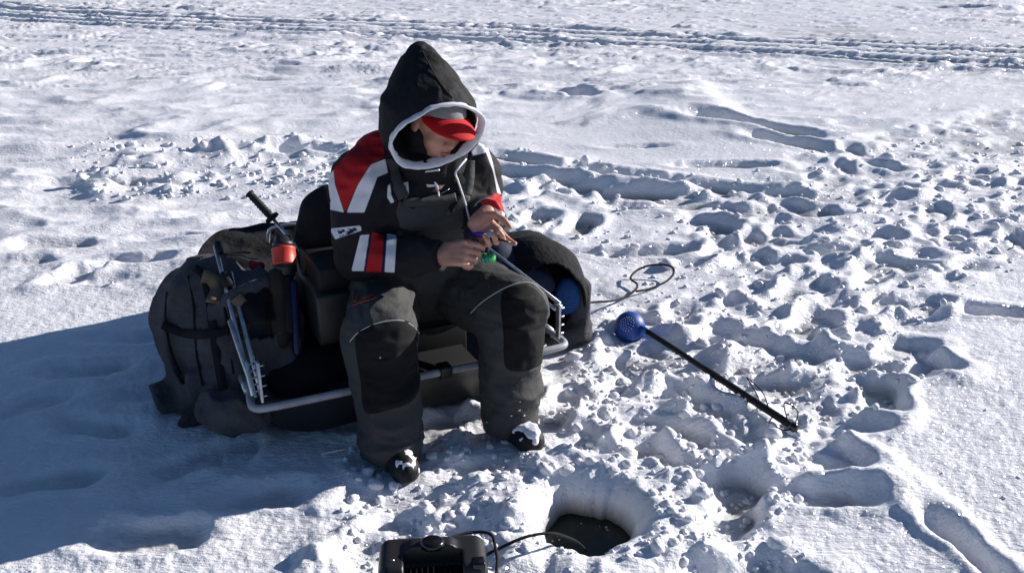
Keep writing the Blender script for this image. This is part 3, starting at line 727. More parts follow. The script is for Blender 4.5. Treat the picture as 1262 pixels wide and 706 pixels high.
mk('hood', polygonise(hood_sdf, [-.56, 2.66, .76], [.02, 3.2, 1.36], .0055), M['black_cloth'], person)
# seam down the middle of the hood
seam = []
mk('hood_seam', tube(along(hood_sdf, [(521, 64), (529, 80), (538, 96), (548, 110), (558, 121)], .001), .0022, 5), M['black_cloth'], person)
V, F = [], []; NT = 64
for i in range(NT):
    t = 2*math.pi*i/NT; wob = .002*math.sin(5*t+1)+.001*math.sin(9*t)+.0008*math.sin(23*t+2); wz = .003*math.sin(3*t+2)+.001*math.sin(11*t); c = ringpt(t, (.145+wob), .099+wob, -.006); out = nrm(ringpt(t)-RC)
    for k in range(10):
        a = 2*math.pi*k/10; V.append(c+HN*wz+out*(.0065+.0012*math.sin(17*t))*math.cos(a)+(HN*.96+out*.25)*(.0175+.002*math.sin(7*t+1))*math.sin(a))
for i in range(NT):
    for k in range(10): F.append((i*10+k, ((i+1) % NT)*10+k, ((i+1) % NT)*10+(k+1) % 10, i*10+(k+1) % 10))
mk('hood_band', (V, F), M['white_cloth'], person)
# cap crown and brim
def cap_sdf(p):
    q = (p-HC)@HA.T/HK; v = ell(q, (0, -.010, .038), (.096, .118, .104)); v = smax(v, -(q[:, 2]-.060+.0*q[:, 1]), .004)
    return smax(v, -(ell(q, (0, -.010, .036), (.086, .107, .095))), .002)
mk('cap_crown', polygonise(cap_sdf, HC-A3([.16, .16, .1]), HC+A3([.16, .16, .2]), .005), M['capgrey'], person)
V, F = [], []; na, nb_ = 17, 9
for lay_ in (0, 1):
    for j in range(nb_):
        for i in range(na):
            a = (i/(na-1)*2-1); ext = math.sqrt(max(0, 1-abs(a)**2.6)); y0 = .096-.052*a*a; b = y0+(.012+.074*ext)*j/(nb_-1)
            z = .071-.034*a*a-(b-.09)*.36-.15*(j/(nb_-1))**2*.05-lay_*.004
            V.append(hl(a*.094, b, z))
n0 = na*nb_
for j in range(nb_-1):
    for i in range(na-1):
        q = j*na+i; F.append((q, q+1, q+na+1, q+na)); F.append((n0+q, n0+q+na, n0+q+na+1, n0+q+1))
edge = [i for i in range(na)]+[j*na+na-1 for j in range(1, nb_)]+[(nb_-1)*na+i for i in range(na-2, -1, -1)]+[j*na for j in range(nb_-2, 0, -1)]
for i in range(len(edge)): a, b = edge[i], edge[(i+1) % len(edge)]; F.append((b, a, n0+a, n0+b))
brim = mk('cap_brim', (V, F), M['redcap'], person)
mk('mouth', join(tube(catmull([hl(-.020, .0895, -.061), hl(-.008, .0945, -.0595), hl(0, .0945, -.0605), hl(.008, .0945, -.0595), hl(.020, .0895, -.061)], 4), .0038, 6),
                 tube(catmull([hl(-.018, .090, -.070), hl(0, .0945, -.0725), hl(.018, .090, -.070)], 6), .0050, 6)), M['lip'], person)
for s in (-1, 1):
    mk('eyebrow', tube(catmull([hl(s*.016, .096, .022), hl(s*.034, .092, .027), hl(s*.050, .080, .023)], 5), .003, 6), M['hair'], person)
# collar ties
mk('drawstring', tube(catmull([RC+RS*-.02-RU*.112+HN*.016, hit(jb, 518, 213, .004), hit(jb, 528, 218, .004), hit(jb, 537, 226, .004), hit(jb, 540, 236, .004), hit(jb, 541, 246, .004)], 6), .0034, 6), M['white_cloth'], person)
mk('drawstring', tube(catmull([RC+RS*.070-RU*.104+HN*.018, at(562, 212, 2.79), hit(jb, 564, 222, .006), hit(jb, 570, 240, .006), hit(jb, 575, 256, .006), at(579, 272, 2.80)], 6), .0034, 6), M['white_cloth'], person)
mk('cuff', tube(catmull([WRL+nrm(WRL-ELL)*.004+(nrm(np.cross(WRL-ELL, RD))*math.cos(t)+nrm(np.cross(WRL-ELL, np.cross(WRL-ELL, RD)))*math.sin(t))*.040 for t in np.linspace(0, 2*math.pi, 12, endpoint=False)], 3, True), .007, 6, True), M['capgrey'], person)

# ---- boots
for an, toe in ((ANR, nrm([.45, -.9, 0])), (ANL, nrm([.50, -.86, 0]))):
    base = A3([an[0], an[1], 0]); gzb = gz(an[0], an[1]); sd_ = A3([-toe[1], toe[0], 0])
    def boot(p, base=base, toe=toe, gzb=gzb):
        o = base+A3([0, 0, gzb])
        v = cap(p, o+A3([0, 0, .055])-toe*.035, o+toe*.125+A3([0, 0, .045]), .052, .046); v = su(v, cap(p, o+A3([0, 0, .06])-toe*.01, o+A3([0, 0, .24])-toe*.02, .055, .062), .03)
        return smax(v, -(p[:, 2]-gzb-.012), .008)-fold(p, .0022, 22, 41)
    bt = mk('boot', polygonise(boot, base+A3([-.2, -.25, -.03]), base+A3([.22, .16, .32]), .0055), M['rubber'], person)
    def crust(p, base=base, toe=toe, gzb=gzb, boot=boot):
        n = vn3(p*38, 7)*.010+vn3(p*90, 8)*.005
        return smax(boot(p)-.001-n*.75, np.linalg.norm((p-(base+toe*.13+A3([0, 0, gzb+.095])))*A3([1, 1, 1.1]), axis=1)-.050-n*2.4, .004)
    V_, F_ = polygonise(crust, base+A3([-.1, -.28, 0]), base+A3([.22, .1, .22]), .0042)
    mk('snow_crust', (V_, F_), M['clod'], bt)
    for k in range(4):
        t0 = base+toe*(.055-.022*k)+A3([0, 0, gzb+.10+.018*k]); L_ = [q for q in (t0-sd_*.04, t0+toe*.0+A3([0, 0, .012]), t0+sd_*.04)]
        mk('lace', tube(catmull(L_, 4), .0028, 5), M['piping'] if k == 9 else M['rope'], bt)
setp(mk('snow_flecks', join(*[box(hit(bib_sdf, a, b, 0), A3([s, 0, 0]), A3([0, s, 0]), A3([0, 0, s*.6])) for a, b, s in ((468, 440, .004), (472, 443, .003), (478, 441, .003), (496, 420, .002), (640, 505, .004), (630, 512, .003), (600, 520, .003), (646, 512, .003), (641, 495, .002), (455, 470, .002), (636, 440, .002))]), M['clod'], person), kind='stuff')

# ================================================================== THE SLED
FL = A3([-.80, 2.58, 0.]); UP = A3([0, 0, 1.])
def sp(a, b, z): return FL+RD*a+BD*b+UP*z                 # sled coordinates: along the rail, back, up
SW, SL = 1.08, 1.02; RZ = .195
sled = thing('sled', sp(SW/2, SL/2, 0), 'black plastic ice fishing sled with a pale metal front rail, under the angler', 'sled')
def tub():
    V, F = [], []; prof = [(0, .005, .10), (.0, .03, .045), (.0, .14, .012), (.0, RZ-.03, -.004), (.0, RZ-.012, -.018), (0, RZ-.008, .0), (0, RZ-.03, .010), (0, .14, .026), (0, .04, .058), (0, .022, .11)]
    n = 40
    for _, z, ins in prof:
        for k in range(n):
            t = 2*math.pi*(k+.5)/n; c, s_ = math.cos(t), math.sin(t); e = .28
            a = SW/2+(SW/2-ins)*math.copysign(abs(c)**e, c); b = SL/2+(SL/2-ins)*math.copysign(abs(s_)**e, s_)
            V.append(sp(a, b, z+.012+(.006*math.sin(a*22) if 0 < ins < .05 else 0)))
    for i in range(len(prof)-1):
        for k in range(n): F.append((i*n+k, i*n+(k+1) % n, (i+1)*n+(k+1) % n, (i+1)*n+k))
    F.append(tuple(range(n-1, -1, -1))); F.append(tuple((len(prof)-1)*n+k for k in range(n))); return V, F
mk('tub', tub(), M['plastic'], sled)
def rtube(P, r, n=10, sub=4, closed=False): return tube(catmull(P, sub, closed), r, n, closed)
mk('front_rail', rtube([sp(-.0, .12, RZ+.012), sp(-.015, .04, RZ+.010), sp(-.01, -.015, RZ+.01), sp(.05, -.03, RZ+.01), sp(.3, -.03, RZ+.01), sp(.55, -.03, RZ+.01), sp(.85, -.03, RZ+.01), sp(1.03, -.03, RZ+.01), sp(1.085, -.012, RZ+.01), sp(1.09, .05, RZ+.01), sp(1.08, .12, RZ+.012)], .0128), M['alu_white'], sled)
mk('side_rail', rtube([sp(-.012, .10, RZ+.012), sp(-.01, .5, RZ+.012), sp(0, SL-.05, RZ+.012)], .013), M['alu'], sled)
mk('side_rail', rtube([sp(SW+.008, .10, RZ+.012), sp(SW+.008, .5, RZ+.012), sp(SW, SL-.05, RZ+.012)], .013), M['alu'], sled)
for a in (.36, .62):
    mk('rail_clamp', box(sp(a, -.02, RZ+.008), RD*.022, BD*.026, UP*.022), M['plastic'], sled, bevel=.004)
mk('foot_board', box(sp(.50, .10, RZ-.012), RD*.26, BD*.075, UP*.008), M['rubber'], sled, bevel=.003)
# seat on its box
seat = thing('fishing_seat', sp(.48, .42, .12), 'black padded seat with a rounded back, between the angler and the grey canvas', 'seat')
def cushion(p): return rbox(p, sp(.58, .42, .285), (.27, .20, .035), [RD, BD, UP], .03)-fold(p, .003, 12, 60)
mk('seat_cushion', polygonise(cushion, sp(.58, .42, .285)-A3([.4, .4, .08]), sp(.58, .42, .285)+A3([.4, .4, .08]), .008), M['black_cloth'], seat)
mk('seat_box', box(sp(.56, .42, .14), RD*.25, BD*.18, UP*.105), M['plastic'], seat, bevel=.008)
def backr(p):
    c = at(417, 304, 3.17); A = [nrm([.94, .33, .05]), nrm([-.33, .94, -.1]), nrm([.0, .12, .99])]
    v = ell(p, c, (.150, .085, .225), A); v = su(v, rbox(p, c-UP*.15+RD*.05, (.13, .05, .16), A, .04), .05)
    return v-fold(p, .005, 8, 61)
bc = at(417, 304, 3.17)
mk('backrest', polygonise(backr, bc-A3([.24, .2, .4]), bc+A3([.28, .24, .34]), .008), M['black_cloth'], seat)
# storage case beside the seat
case = thing('gear_case', at(402, 375, 2.98), 'flat dark plastic case with a pale rivet, standing left of the seat', 'case')
mk('case_body', box(at(402, 372, 2.98), RD*.068+UP*0, BD*.16, UP*.09), M['plastic'], case, bevel=.010)
mk('case_lid', box(at(400, 333, 3.0)+UP*.004, RD*.055, BD*.14, UP*.055), M['rubber'], case, bevel=.010)
mk('rivet', lathe(at(401, 374, 2.86)+FWD*.00, at(401, 374, 2.845), [(0, .006), (1, .005)], 10), M['steel'], case)
# rocks of packed gear in the dark tub
bag0 = thing('black_bag', sp(.30, .18, .05), 'shapeless black bag lying in the front of the sled tub', 'bag')
def fb(p):
    v = ell(p, sp(.26, .22, .16), (.20, .15, .10), [RD, BD, UP]); v = su(v, ell(p, sp(.18, .50, .2), (.16, .18, .13), [RD, BD, UP]), .06)
    return v-fold(p, .014, 9, 62)
mk('bag_body', polygonise(fb, sp(.25, .35, .2)-A3([.5, .5, .24]), sp(.25, .35, .2)+A3([.5, .5, .24]), .009), M['black_canvas'], bag0)

# ================================================================== THE COLLAPSED SHELTER
shel = thing('flip_shelter', sp(.0, .5, 0), 'collapsed dark grey canvas ice shelter slumped over the left side of the sled', 'ice shelter')
def grey(p):
    v = cap(p, at(232, 378, 3.08), at(246, 440, 3.0), .115, .100)
    v = su(v, cap(p, at(262, 368, 3.02), at(272, 462, 2.92), .125, .105), .035)
    v = su(v, cap(p, at(300, 385, 2.96), at(300, 470, 2.84), .105, .08), .04)
    v = su(v, cap(p, at(330, 372, 3.0), at(340, 440, 2.9), .09, .08), .05)
    v = su(v, ell(p, at(254, 486, 2.95), (.15, .12, .035), [nrm([.9, -.3, 0]), nrm([.3, .9, 0]), UP]), .035)
    v = su(v, ell(p, at(300, 500, 2.74), (.12, .08, .05), [RD, BD, UP]), .03)
    q = (p-at(250, 400, 3))@A3([RD, BD, UP]).T
    f = .030*(1-2*np.abs(vn3(np.stack([q[:, 0]*9+2*vn3(q*3, 81), q[:, 1]*9, q[:, 2]*2.2], 1), 80)))
    return v-f-fold(p, .013, 6, 82)-fold(p, .004, 18, 83)
mk('canvas_bundle', polygonise(grey, at(250, 420, 3.0)-A3([.48, .45, .34]), at(250, 420, 3.0)+A3([.50, .40, .36]), .0075), M['grey_canvas'], shel)
def drape(edge_a, edge_b, nu, nv, sag, fn=None, thick=.006, seed=0):
    """cloth sheet between two space curves, with sag and folds, given real thickness"""
    a = catmull(edge_a, 12); b = catmull(edge_b, 12); a = A3([a[int(round(i*(len(a)-1)/(nu-1)))] for i in range(nu)]); b = A3([b[int(round(i*(len(b)-1)/(nu-1)))] for i in range(nu)])
    T = np.linspace(0, 1, nv); P = a[:, None]*(1-T)[None, :, None]+b[:, None]*T[None, :, None]
    P = P-UP*(sag*4*T*(1-T))[None, :, None]
    f = P.reshape(-1, 3); n = fold(f, .016, 6, seed)+fold(f, .007, 15, seed+3); f = f+UP*n[:, None]*.8+FWD*n[:, None]*.9
    P = f.reshape(nu, nv, 3); du = np.gradient(P, axis=0); dv = np.gradient(P, axis=1); N = np.cross(du, dv); N /= np.linalg.norm(N, axis=2)[..., None]+1e-9
    V = np.concatenate([P.reshape(-1, 3), (P-N*thick).reshape(-1, 3)]); F = []; o = nu*nv
    for i in range(nu-1):
        for j in range(nv-1):
            q = i*nv+j; F.append((q, q+nv, q+nv+1, q+1)); F.append((o+q, o+q+1, o+q+nv+1, o+q+nv))
    ring = [i*nv for i in range(nu)]+[(nu-1)*nv+j for j in range(1, nv)]+[i*nv+nv-1 for i in range(nu-2, -1, -1)]+[j for j in range(nv-2, 0, -1)]
    for i in range(len(ring)): q, r = ring[i], ring[(i+1) % len(ring)]; F.append((r, q, o+q, o+r))
    return V, F
mk('canopy', drape([at(236, 350, 3.25), at(243, 318, 3.4), at(262, 292, 3.55), at(300, 281, 3.65), at(350, 277, 3.7), at(405, 272, 3.72)],
                   [at(262, 352, 3.12), at(278, 338, 3.15), at(300, 336, 3.15), at(335, 340, 3.15), at(375, 350, 3.15), at(405, 345, 3.2)], 60, 30, .05, seed=90), M['black_canvas'], shel)
mk('canopy', drape([at(236, 350, 3.25), at(243, 318, 3.4), at(262, 292, 3.55), at(300, 281, 3.65), at(350, 277, 3.7), at(405, 272, 3.72)],
                   [sp(-.06, .85, .02), sp(-.05, 1.0, .02), sp(.1, 1.10, .02), sp(.4, 1.12, .02), sp(.7, 1.12, .02), sp(1.0, 1.10, .02)], 60, 24, -.03, seed=95), M['black_canvas'], shel)
mk('canvas_fold', drape([at(300, 345, 3.0), at(310, 352, 2.95), at(325, 356, 2.95), at(345, 350, 2.98)], [at(288, 400, 2.86), at(300, 402, 2.83), at(320, 398, 2.83), at(338, 395, 2.86)], 26, 22, -.03, seed=98), M['black_canvas'], shel)
def hump(p):  # unseen canvas heap added behind the angler to cast the shadow's upper edge
    v = cap(p, [-.45, 4.12, .20], [-.42, 4.12, .66], .31, .15); v = su(v, cap(p, [-.85, 3.95, .16], [-.25, 4.2, .2], .16, .2), .1)
    v = smax(v, -(p[:, 2]-.01), .01); return v-fold(p, .034, 4.5, 84, (1, 1, .45))-fold(p, .012, 11, 85, (1, 1, .6))
mk('added_shadow_hump', polygonise(hump, [-1.15, 3.6, -.02], [.1, 4.6, .95], .012), M['grey_canvas'], shel)
# frame poles: left pair
def pole(a, b, r, m=None, name='frame_pole', parent=None): return mk(name, tube([a, (a+b)/2, b], r, 10), m or M['alu'], parent or shel)
TL, BL = at(269, 303, 3.02), at(316, 488, 2.60)
o1, o2 = A3([-.011, 0, 0]), A3([.013, .01, 0])
pole(TL+o1, BL+o1, .0075); pole(TL+o2+(BL-TL)*.2, BL+o2, .0085)
mk('pole_joint', tube([TL+(BL-TL)*.20, TL+(BL-TL)*.29], .021, 12), M['rubber'], shel)
mk('pole_end', tube([TL-(BL-TL)*.02, TL+(BL-TL)*.05], .013, 10), M['rubber'], shel)
pole(at(283, 395, 2.78), at(312, 482, 2.62), .008)
def bracket(c, n, parent=shel, up=UP, sc_=1):
    b = mk('bracket', box(c, RD*.004, BD*.013, up*.062), M['alu'], parent, bevel=.001)
    for k in range(n):
        z = c+up*(-.048+.096*k/(n-1))
        mk('peg', tube([z-RD*.004, z+RD*.022], .0035, 6), M['steel'], b)
bracket(at(309, 466, 2.60), 5, up=nrm(TL-BL)); bracket(at(320, 470, 2.58), 4, up=nrm([-.1, .3, 1]))
# right pair, folded down behind the thigh
mk('frame_pole', tube([at(602, 306, 3.42), at(640, 335, 3.25), at(690, 374, 3.03)], .0065, 8), M['alu'], shel)
mk('frame_pole', tube([at(596, 312, 3.40), at(640, 346, 3.20), at(684, 381, 3.02)], .0065, 8), M['alu'], shel)
bracket(at(688, 396, 3.0), 4); mk('pole_end', tube([at(683, 375, 3.03), at(692, 379, 3.02)], .010, 8), M['steel'], shel)
mk('frame_hoop', rtube([at(330, 300, 3.50), at(332, 284, 3.50), at(345, 279, 3.50), at(366, 277, 3.52), at(372, 290, 3.5)], .008), M['alu'], shel)
for P in ([(232, 340), (238, 370), (240, 405), (243, 440), (250, 475)], [(270, 345), (277, 380), (282, 420), (288, 460)], [(206, 360), (204, 395), (210, 430), (222, 460)]):
    q = along(grey, P, .001)
    if len(q) > 6: mk('seam', tube(q, .0045, 6), M['black_canvas'], shel)
for P in ([(200, 400), (225, 410), (250, 412), (275, 408), (298, 400)], [(240, 330), (252, 342), (258, 365), (262, 400), (268, 440), (275, 480)]):
    q = along(grey, P, .004)
    if len(q) > 6: mk('strap', strip(q, .030, .004, TOCAM), M['black_canvas'], shel)
# bundled strap and leather bits on the bundle
for k, (P, w_) in enumerate([([(250, 340), (262, 345), (268, 356), (262, 372)], .045), ([(290, 366), (300, 378), (296, 392)], .04)]):
    q = along(grey, P, .010)
    if len(q) > 6: mk('webbing', strip(q, w_, .012, TOCAM), M['tan'], shel)

# ================================================================== OPEN BAG ON THE RIGHT
obag = thing('open_bag', at(675, 400, 3.35), 'gaping black holdall with a grey outer side, at the right end of the sled', 'bag')
BC = at(662, 358, 3.52); BA = A3([nrm([.93, .36, 0]), nrm([-.36, .90, .25]), nrm([.05, -.25, .96])])
def bag_sdf(p):
    v = ell(p, BC, (.190, .235, .215), BA); v = su(v, ell(p, at(640, 340, 3.75), (.21, .16, .20), BA), .08)
    v = su(v, cap(p, at(697, 395, 3.48), at(712, 408, 3.50), .05, .05), .05)
    inner = ell(p, BC-BA[1]*.10-BA[0]*.022-UP*.008, (.172, .26, .196), BA)
    v = smax(v, -inner, .010)
    v = smax(v, -(p[:, 2]-.012), .01)
    return v-fold(p, .005, 6, 71)-fold(p, .002, 17, 72)
mk('bag_shell', polygonise(bag_sdf, BC-A3([.40, .42, .36]), BC+A3([.36, .55, .36]), .0075), M['black_canvas'], obag)
def bag_side(p):
    d = cap(p, at(716, 352, 3.50), at(714, 408, 3.44), .034, .042); d = su(d, cap(p, at(716, 405, 3.45), at(688, 420, 3.38), .04, .03), .03)
    return d-fold(p, .008, 12, 74)
mk('side_panel', polygonise(bag_side, at(700, 380, 3.45)-A3([.2, .2, .2]), at(700, 380, 3.45)+A3([.2, .2, .2]), .007), M['grey_canvas'], obag)
bb = thing('blue_pouch', at(700, 368, 3.42), 'blue nylon pouch tucked inside the gaping black holdall', 'pouch')
def blu(p): return ell(p, at(699, 366, 3.45), (.045, .04, .078), [nrm([.9, .4, .0]), nrm([-.4, .9, 0]), UP])-fold(p, .008, 11, 75)
mk('pouch_body', polygonise(blu, at(699, 366, 3.45)-.13, at(699, 366, 3.45)+.13, .006), M['blue_cloth'], bb)
bg2 = thing('dark_bundle', at(630, 350, 3.45), 'dark navy cloth bundle behind the angler\'s left thigh', 'bundle')
def bnd(p): return su(ell(p, at(640, 352, 3.45), (.13, .10, .11)), ell(p, at(612, 330, 3.5), (.10, .1, .12)), .05)-fold(p, .012, 9, 76)
mk('bundle_cloth', polygonise(bnd, at(630, 345, 3.47)-.26, at(630, 345, 3.47)+.26, .009), mat('dark navy cloth', (.012, .02, .045), .7, bump=[(14, .5, .01), (60, .3, .003)]), bg2)

# ================================================================== TOOLS STANDING IN THE SLED
chis = thing('spud_bar', at(360, 300, 3.12), 'thin ice chisel with black ribbed handle and hand guard, poking up from the canvas', 'ice chisel')
a, b, c = at(306, 237, 3.16), at(335, 268, 3.14), at(366, 304, 3.10)
mk('handle', lathe(a, b, [(0, .008), (.02, .016), (.08, .017), (.12, .0125)]+[(.16+.1*k/2, .0125+(.0022 if k % 2 else 0)) for k in range(14)]+[(.9, .013), (1, .012)], 14), M['rubber'], chis)
mk('hand_guard', lathe(b-nrm(c-b)*.006, b+nrm(c-b)*.008, [(0, .012), (.2, .026), (.8, .027), (1, .012)], 18), M['rubber'], chis)
mk('shaft', tube([b, c+(c-b)*1.6], .0065, 8), M['alu'], chis)
aug = thing('power_auger', at(352, 440, 2.90), 'black ice auger head with a bright orange red band, leaning in the sled', 'ice auger')
a, b = at(348, 290, 3.06), at(358, 415, 2.86); 
def seg(t0, t1, prof, m, nm): return mk(nm, lathe(a+(b-a)*t0, a+(b-a)*t1, prof, 20), m, aug)
seg(0, .13, [(0, .012), (.1, .026), (.55, .030), (.6, .036), (1, .037)], M['plastic'], 'cap')
seg(.13, .31, [(0, .039), (.06, .0425), (.12, .041), (.88, .041), (.94, .0425), (1, .039)], M['red_paint'], 'band')
seg(.31, .42, [(0, .040), (.5, .041), (.55, .034), (.8, .034), (1, .028)], M['plastic'], 'collar')
seg(.42, .98, [(0, .028)]+[(.05+.03*k, .031 if k % 2 else .026) for k in range(12)]+[(.45, .028), (.95, .027), (1, .02)], M['rubber'], 'motor_sleeve')
a, b = at(340, 332, 2.98), at(348, 430, 2.84)
mk('grip', lathe(a, b, [(0, .020), (.05, .034), (.3, .036), (.32, .033), (.5, .036), (.9, .034), (1, .02)], 16), mat('dark brown rubber', (.035, .026, .022), .6, bump=[(60, .4, .002)]), aug)
a, b = at(362, 345, 2.95), at(367, 440, 2.82)
mk('blade_guard', lathe(a, b, [(0, .006), (.05, .014), (.95, .014), (1, .006)], 12), mat('dark blue plastic', (.006, .012, .05), .35), aug)
mk('hose', rtube([at(372, 300, 3.1), at(378, 322, 3.05), at(374, 338, 3.02), at(382, 352, 3.0)], .007), M['tan'], aug)
rg_ = thing('red_glove', at(318, 328, 3.08), 'crumpled red cloth poking out of the canvas beside the auger', 'cloth')
def rgl(p): return ell(p, at(317, 327, 3.06), (.028, .02, .018))-fold(p, .006, 25, 79)
mk('cloth_body', polygonise(rgl, at(317, 327, 3.06)-.05, at(317, 327, 3.06)+.05, .003), mat('red cloth', (.36, .02, .02), .8, bump=[(60, .4, .003)]), rg_)

# ================================================================== ROD AND LURE IN THE HANDS
rod = thing('ice_rod', at(598, 295, 2.76), 'short ice fishing rod with purple handle held in the left hand', 'fishing rod')
mk('handle', rtube([at(579, 288, 2.80), at(590, 289, 2.765), at(603, 291, 2.745), at(611, 293, 2.74)], .0095), M['purple'], rod)
mk('rod_blank', tube([at(606, 293, 2.735), at(618, 296, 2.73), at(629, 299, 2.725)], [.005, .004, .0025], 8), M['gloss'], rod)
mk('handle_cap', lathe(at(604, 288, 2.727), at(604, 288, 2.715), [(0, .011), (.8, .012), (1, .009)], 16), M['capgrey'], rod)
rl = mk('reel', lathe(at(596, 318, 2.75), at(608, 318, 2.72), [(0, .005), (.05, .014), (.2, .0155), (.25, .010), (.75, .010), (.8, .0155), (.95, .014), (1, .005)], 20), M['green'], rod)
mk('spool_line', lathe(at(599, 318, 2.742), at(605, 318, 2.728), [(0, .0125), (1, .0125)], 18), M['teal'], rl)
mk('reel_foot', tube([at(598, 296, 2.75), at(601, 306, 2.74), at(602, 318, 2.735)], .004, 6), M['gloss'], rod)
lr = thing('lure', at(587, 318, 2.74), 'tiny teal jig lure dangling between the two hands', 'lure')
mk('lure_body', lathe(at(586, 311, 2.735), at(588, 325, 2.735), [(0, .002), (.2, .006), (.6, .007), (1, .001)], 10), M['teal'], lr)
mk('hook', rtube([at(583, 318, 2.735), at(584, 311, 2.735), at(578, 308, 2.73), at(581, 303, 2.735)], .0012, 5), M['steel'], lr)

# ================================================================== SLUSH LADLE
def onsnow(px, py, dz=0.0):
    z = 0.0
    for _ in range(6): q = g(px, py, z); z = gz(q[0], q[1])+dz
    return g(px, py, z)
lad = thing('slush_ladle', onsnow(775, 415), 'blue perforated slush scoop with long black handle lying on the trampled snow', 'ice scoop')
c = onsnow(776, 405, .052); hA = g(793, 405, .050); hB = g(978, 526, .030)
dz_ = 0*max(0, max(gz(*(hA+(hB-hA)*t)[:2])-(hA+(hB-hA)*t)[2] for t in np.linspace(.1, 1, 24))+.006); hB = hB+UP*dz_*1.0; hA = hA+UP*dz_*.4; c = c+UP*.01
ax = nrm(A3([-.15, -.55, .80])); R0 = .064; V, F = [], []; n, m_ = 28, 12      # cup: open bowl seen from its rounded back
uu = nrm(np.cross(ax, [1, 0, 0])); vv = np.cross(ax, uu)
rings = [(R0, math.pi*.5*(i/m_)*1.25) for i in range(1, m_+1)]+[(R0-.004, math.pi*.5*(i/m_)*1.25) for i in range(m_, 0, -1)]
for R_, th in rings:
    for k in range(n):
        q = 2*math.pi*k/n; V.append(c+ax*R_*math.cos(th)+(uu*math.cos(q)+vv*math.sin(q))*R_*math.sin(th))
for i in range(len(rings)-1):
    for k in range(n): F.append((i*n+k, (i+1)*n+k, (i+1)*n+(k+1) % n, i*n+(k+1) % n))
F.append(tuple(range(n))); F.append(tuple((len(rings)-1)*n+k for k in range(n-1, -1, -1)))
bowl = mk('bowl', (V, F), M['blue'], lad)
hm = None; mh = mat('drain hole with snow', (.5, .6, .75), .8); cnt = 0
tod = nrm(A3([0, 0, CAM_H])-c); du_ = nrm(np.cross(tod, UP)); dv_ = np.cross(du_, tod)
for rr_, k_ in ((0, 1), (.011, 6), (.022, 12), (.033, 16)):
    for k in range(k_):
        q = 2*math.pi*(k+.3*rr_*90)/k_; d = nrm(nrm(ax*.55+tod*.6-A3([.28, 0, 0]))*R0+du_*rr_*math.cos(q)+dv_*rr_*math.sin(q)); P = c+d*(R0+.0003)
        if np.dot(d, ax) < -.3: continue
        hm = mk('drain_hole', lathe(P-d*.001, P+d*.0006, [(0, .0024), (1, .0022)], 8), mh, bowl); cnt += 1
mk('rim_ring', tube([c+ax*R0*math.cos(1.96)+(uu*math.cos(q)+vv*math.sin(q))*(R0*math.sin(1.96)+.002) for q in np.linspace(0, 2*math.pi, 32, endpoint=False)], .004, 6, True), M['blue'], lad)
hd = nrm(hB-hA)
mk('socket', tube([c+nrm(hA-c)*.055, hA+hd*.03], [.015, .0135], 12), M['blue'], lad)
mk('handle', tube([hA, hA+(hB-hA)*.3, hA+(hB-hA)*.45, hA+(hB-hA)*.46, hB-hd*.03, hB], [.0115, .0115, .0115, .0135, .0135, .012], 12), M['rubber'], lad)
mk('end_cap', lathe(hB-hd*.01, hB+hd*.014, [(0, .016), (.7, .017), (1, .011)], 14), M['gloss'], lad)
Q = hA+(hB-hA)*.82
mk('wrist_cord', rtube([Q, Q+UP*.03-hd*.05+A3([.01, .02, 0]), Q+UP*.045-hd*.10+A3([.02, .04, 0]), Q+UP*.02-hd*.03+A3([.03, .04, 0]), Q+hd*.03+UP*.012], .0022, 6), M['rope'], lad)
Q = hB-hd*.03
mk('wrist_cord', rtube([Q+UP*.01, Q-hd*.05+UP*.035+A3([.03, .03, 0]), Q-hd*.01+UP*.02+A3([.05, .03, 0]), Q+hd*.0+A3([0, -.03, -.01]), Q-hd*.05+A3([-.03, -.03, -.01]), Q-hd*.06], .0022, 6), M['rope'], lad)

# ================================================================== TOW ROPE
def lay_rope(pts, r, lift):
    P = []
    for a, b, h_ in pts: q = onsnow(a, b, r+h_); P.append(q)
    P = catmull(P, 6); P = [A3([q[0], q[1], max(q[2], gz(q[0], q[1])+r)]) for q in P]; return P
trp = thing('tow_rope', onsnow(726, 372), 'dark tow rope looping over the snow right of the holdall', 'rope')
P = lay_rope([(718, 374, .09), (735, 372, .06), (752, 371, .03), (770, 366, .015), (783, 357, .01), (785, 350, .015), (777, 343, .02), (784, 334, .03), (797, 328, .045), (815, 326, .05), (828, 329, .045), (830, 337, .03), (822, 346, .02), (808, 353, .01), (796, 357, .01), (784, 359, .015)], .006, 0)
mk('rope_strand', tube(P, .0052, 8), M['rope'], trp)
for k in range(0, len(P)-3, 2):
    pass
wh = tube([q+A3([0, 0, .001]) for q in P], .0065, 8)

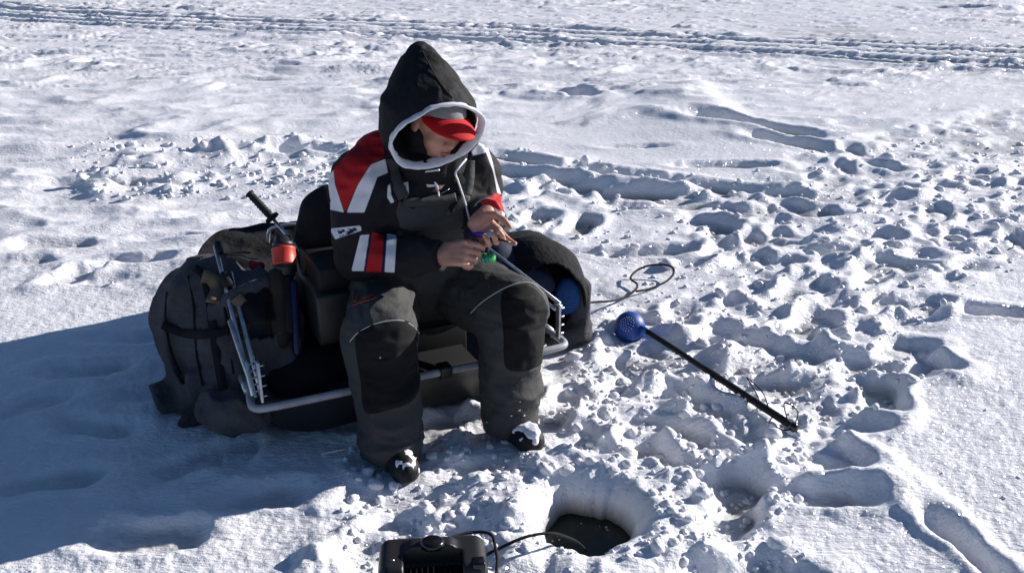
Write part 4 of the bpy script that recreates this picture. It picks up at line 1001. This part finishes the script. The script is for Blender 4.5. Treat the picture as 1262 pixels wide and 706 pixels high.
# ================================================================== FISH FINDER AT THE HOLE
ff = thing('sonar_unit', g(533, 700), 'black sonar fish finder with hooded screen at the bottom edge near the hole', 'fish finder')
fc = g(534, 708, .092); FA = A3([nrm([1, .10, 0]), nrm([-.10, 1, -.12]), nrm([.0, .12, 1])])
def ffb(p):
    v = rbox(p, fc, (.135, .085, .070), FA, .030)
    v = su(v, rbox(p, fc+FA[2]*.062-FA[0]*.005, (.060, .05, .022), FA, .018), .02)
    v = smax(v, -rbox(p, fc+FA[2]*.075-FA[1]*.045-FA[0]*.0, (.072, .045, .050), FA, .012), .006); return v
mk('case', polygonise(ffb, fc-A3([.2, .16, .14]), fc+A3([.2, .16, .14]), .004), M['plastic'], ff)
mk('screen', box(fc+FA[2]*.024-FA[1]*.045, FA[0]*.070, FA[1]*.040, FA[2]*.003), mat('dark dial with red tint', (.03, .008, .008), .12, bump=[(30, .1, .001)], var=(40, .4, 2.5)), ff)
for k in range(9): mk('heat_fin', box(fc+FA[2]*.032-FA[1]*.052+FA[0]*(-.056+.014*k), FA[0]*.0025, FA[1]*.034, FA[2]*.007), M['gloss'], ff)
mk('top_knob', lathe(fc+FA[2]*.082+FA[1]*.0, fc+FA[2]*.099, [(0, .030), (.7, .030), (1, .024)], 20), M['gloss'], ff)
mk('case_screw', lathe(fc+FA[2]*.060-FA[0]*.10-FA[1]*.035, fc+FA[2]*.073-FA[0]*.10-FA[1]*.035, [(0, .006), (.8, .006), (1, .004)], 10), M['steel'], ff)
mk('side_latch', box(fc+FA[0]*.112+FA[2]*.05-FA[1]*.06, FA[0]*.016, FA[1]*.018, FA[2]*.022), M['gloss'], ff, bevel=.005)
mk('carry_strap', tube(catmull([fc+FA[0]*-.13+FA[2]*.01, fc+FA[0]*-.15-FA[2]*.02-FA[1]*.05, fc+FA[0]*-.16-FA[2]*.05-FA[1]*.02], 5), .008, 6), M['black_cloth'], ff)
mk('cable', rtube([at(556, 662, 2.055), at(572, 657, 2.085), at(592, 655, 2.095), at(606, 659, 2.055), at(610, 672, 2.025), at(613, 690, 1.945), at(611, 712, 1.875)], .0042, 8), M['rope'], ff)
mk('transducer_cable', rtube([at(590, 688, 1.975), at(612, 677, 2.015), at(640, 664, 2.035), at(662, 658, 2.055), at(682, 657, 2.075), at(697, 661, 2.120), at(712, 668, 2.170), at(722, 678, 2.190)], .0042, 8), M['rope'], ff)
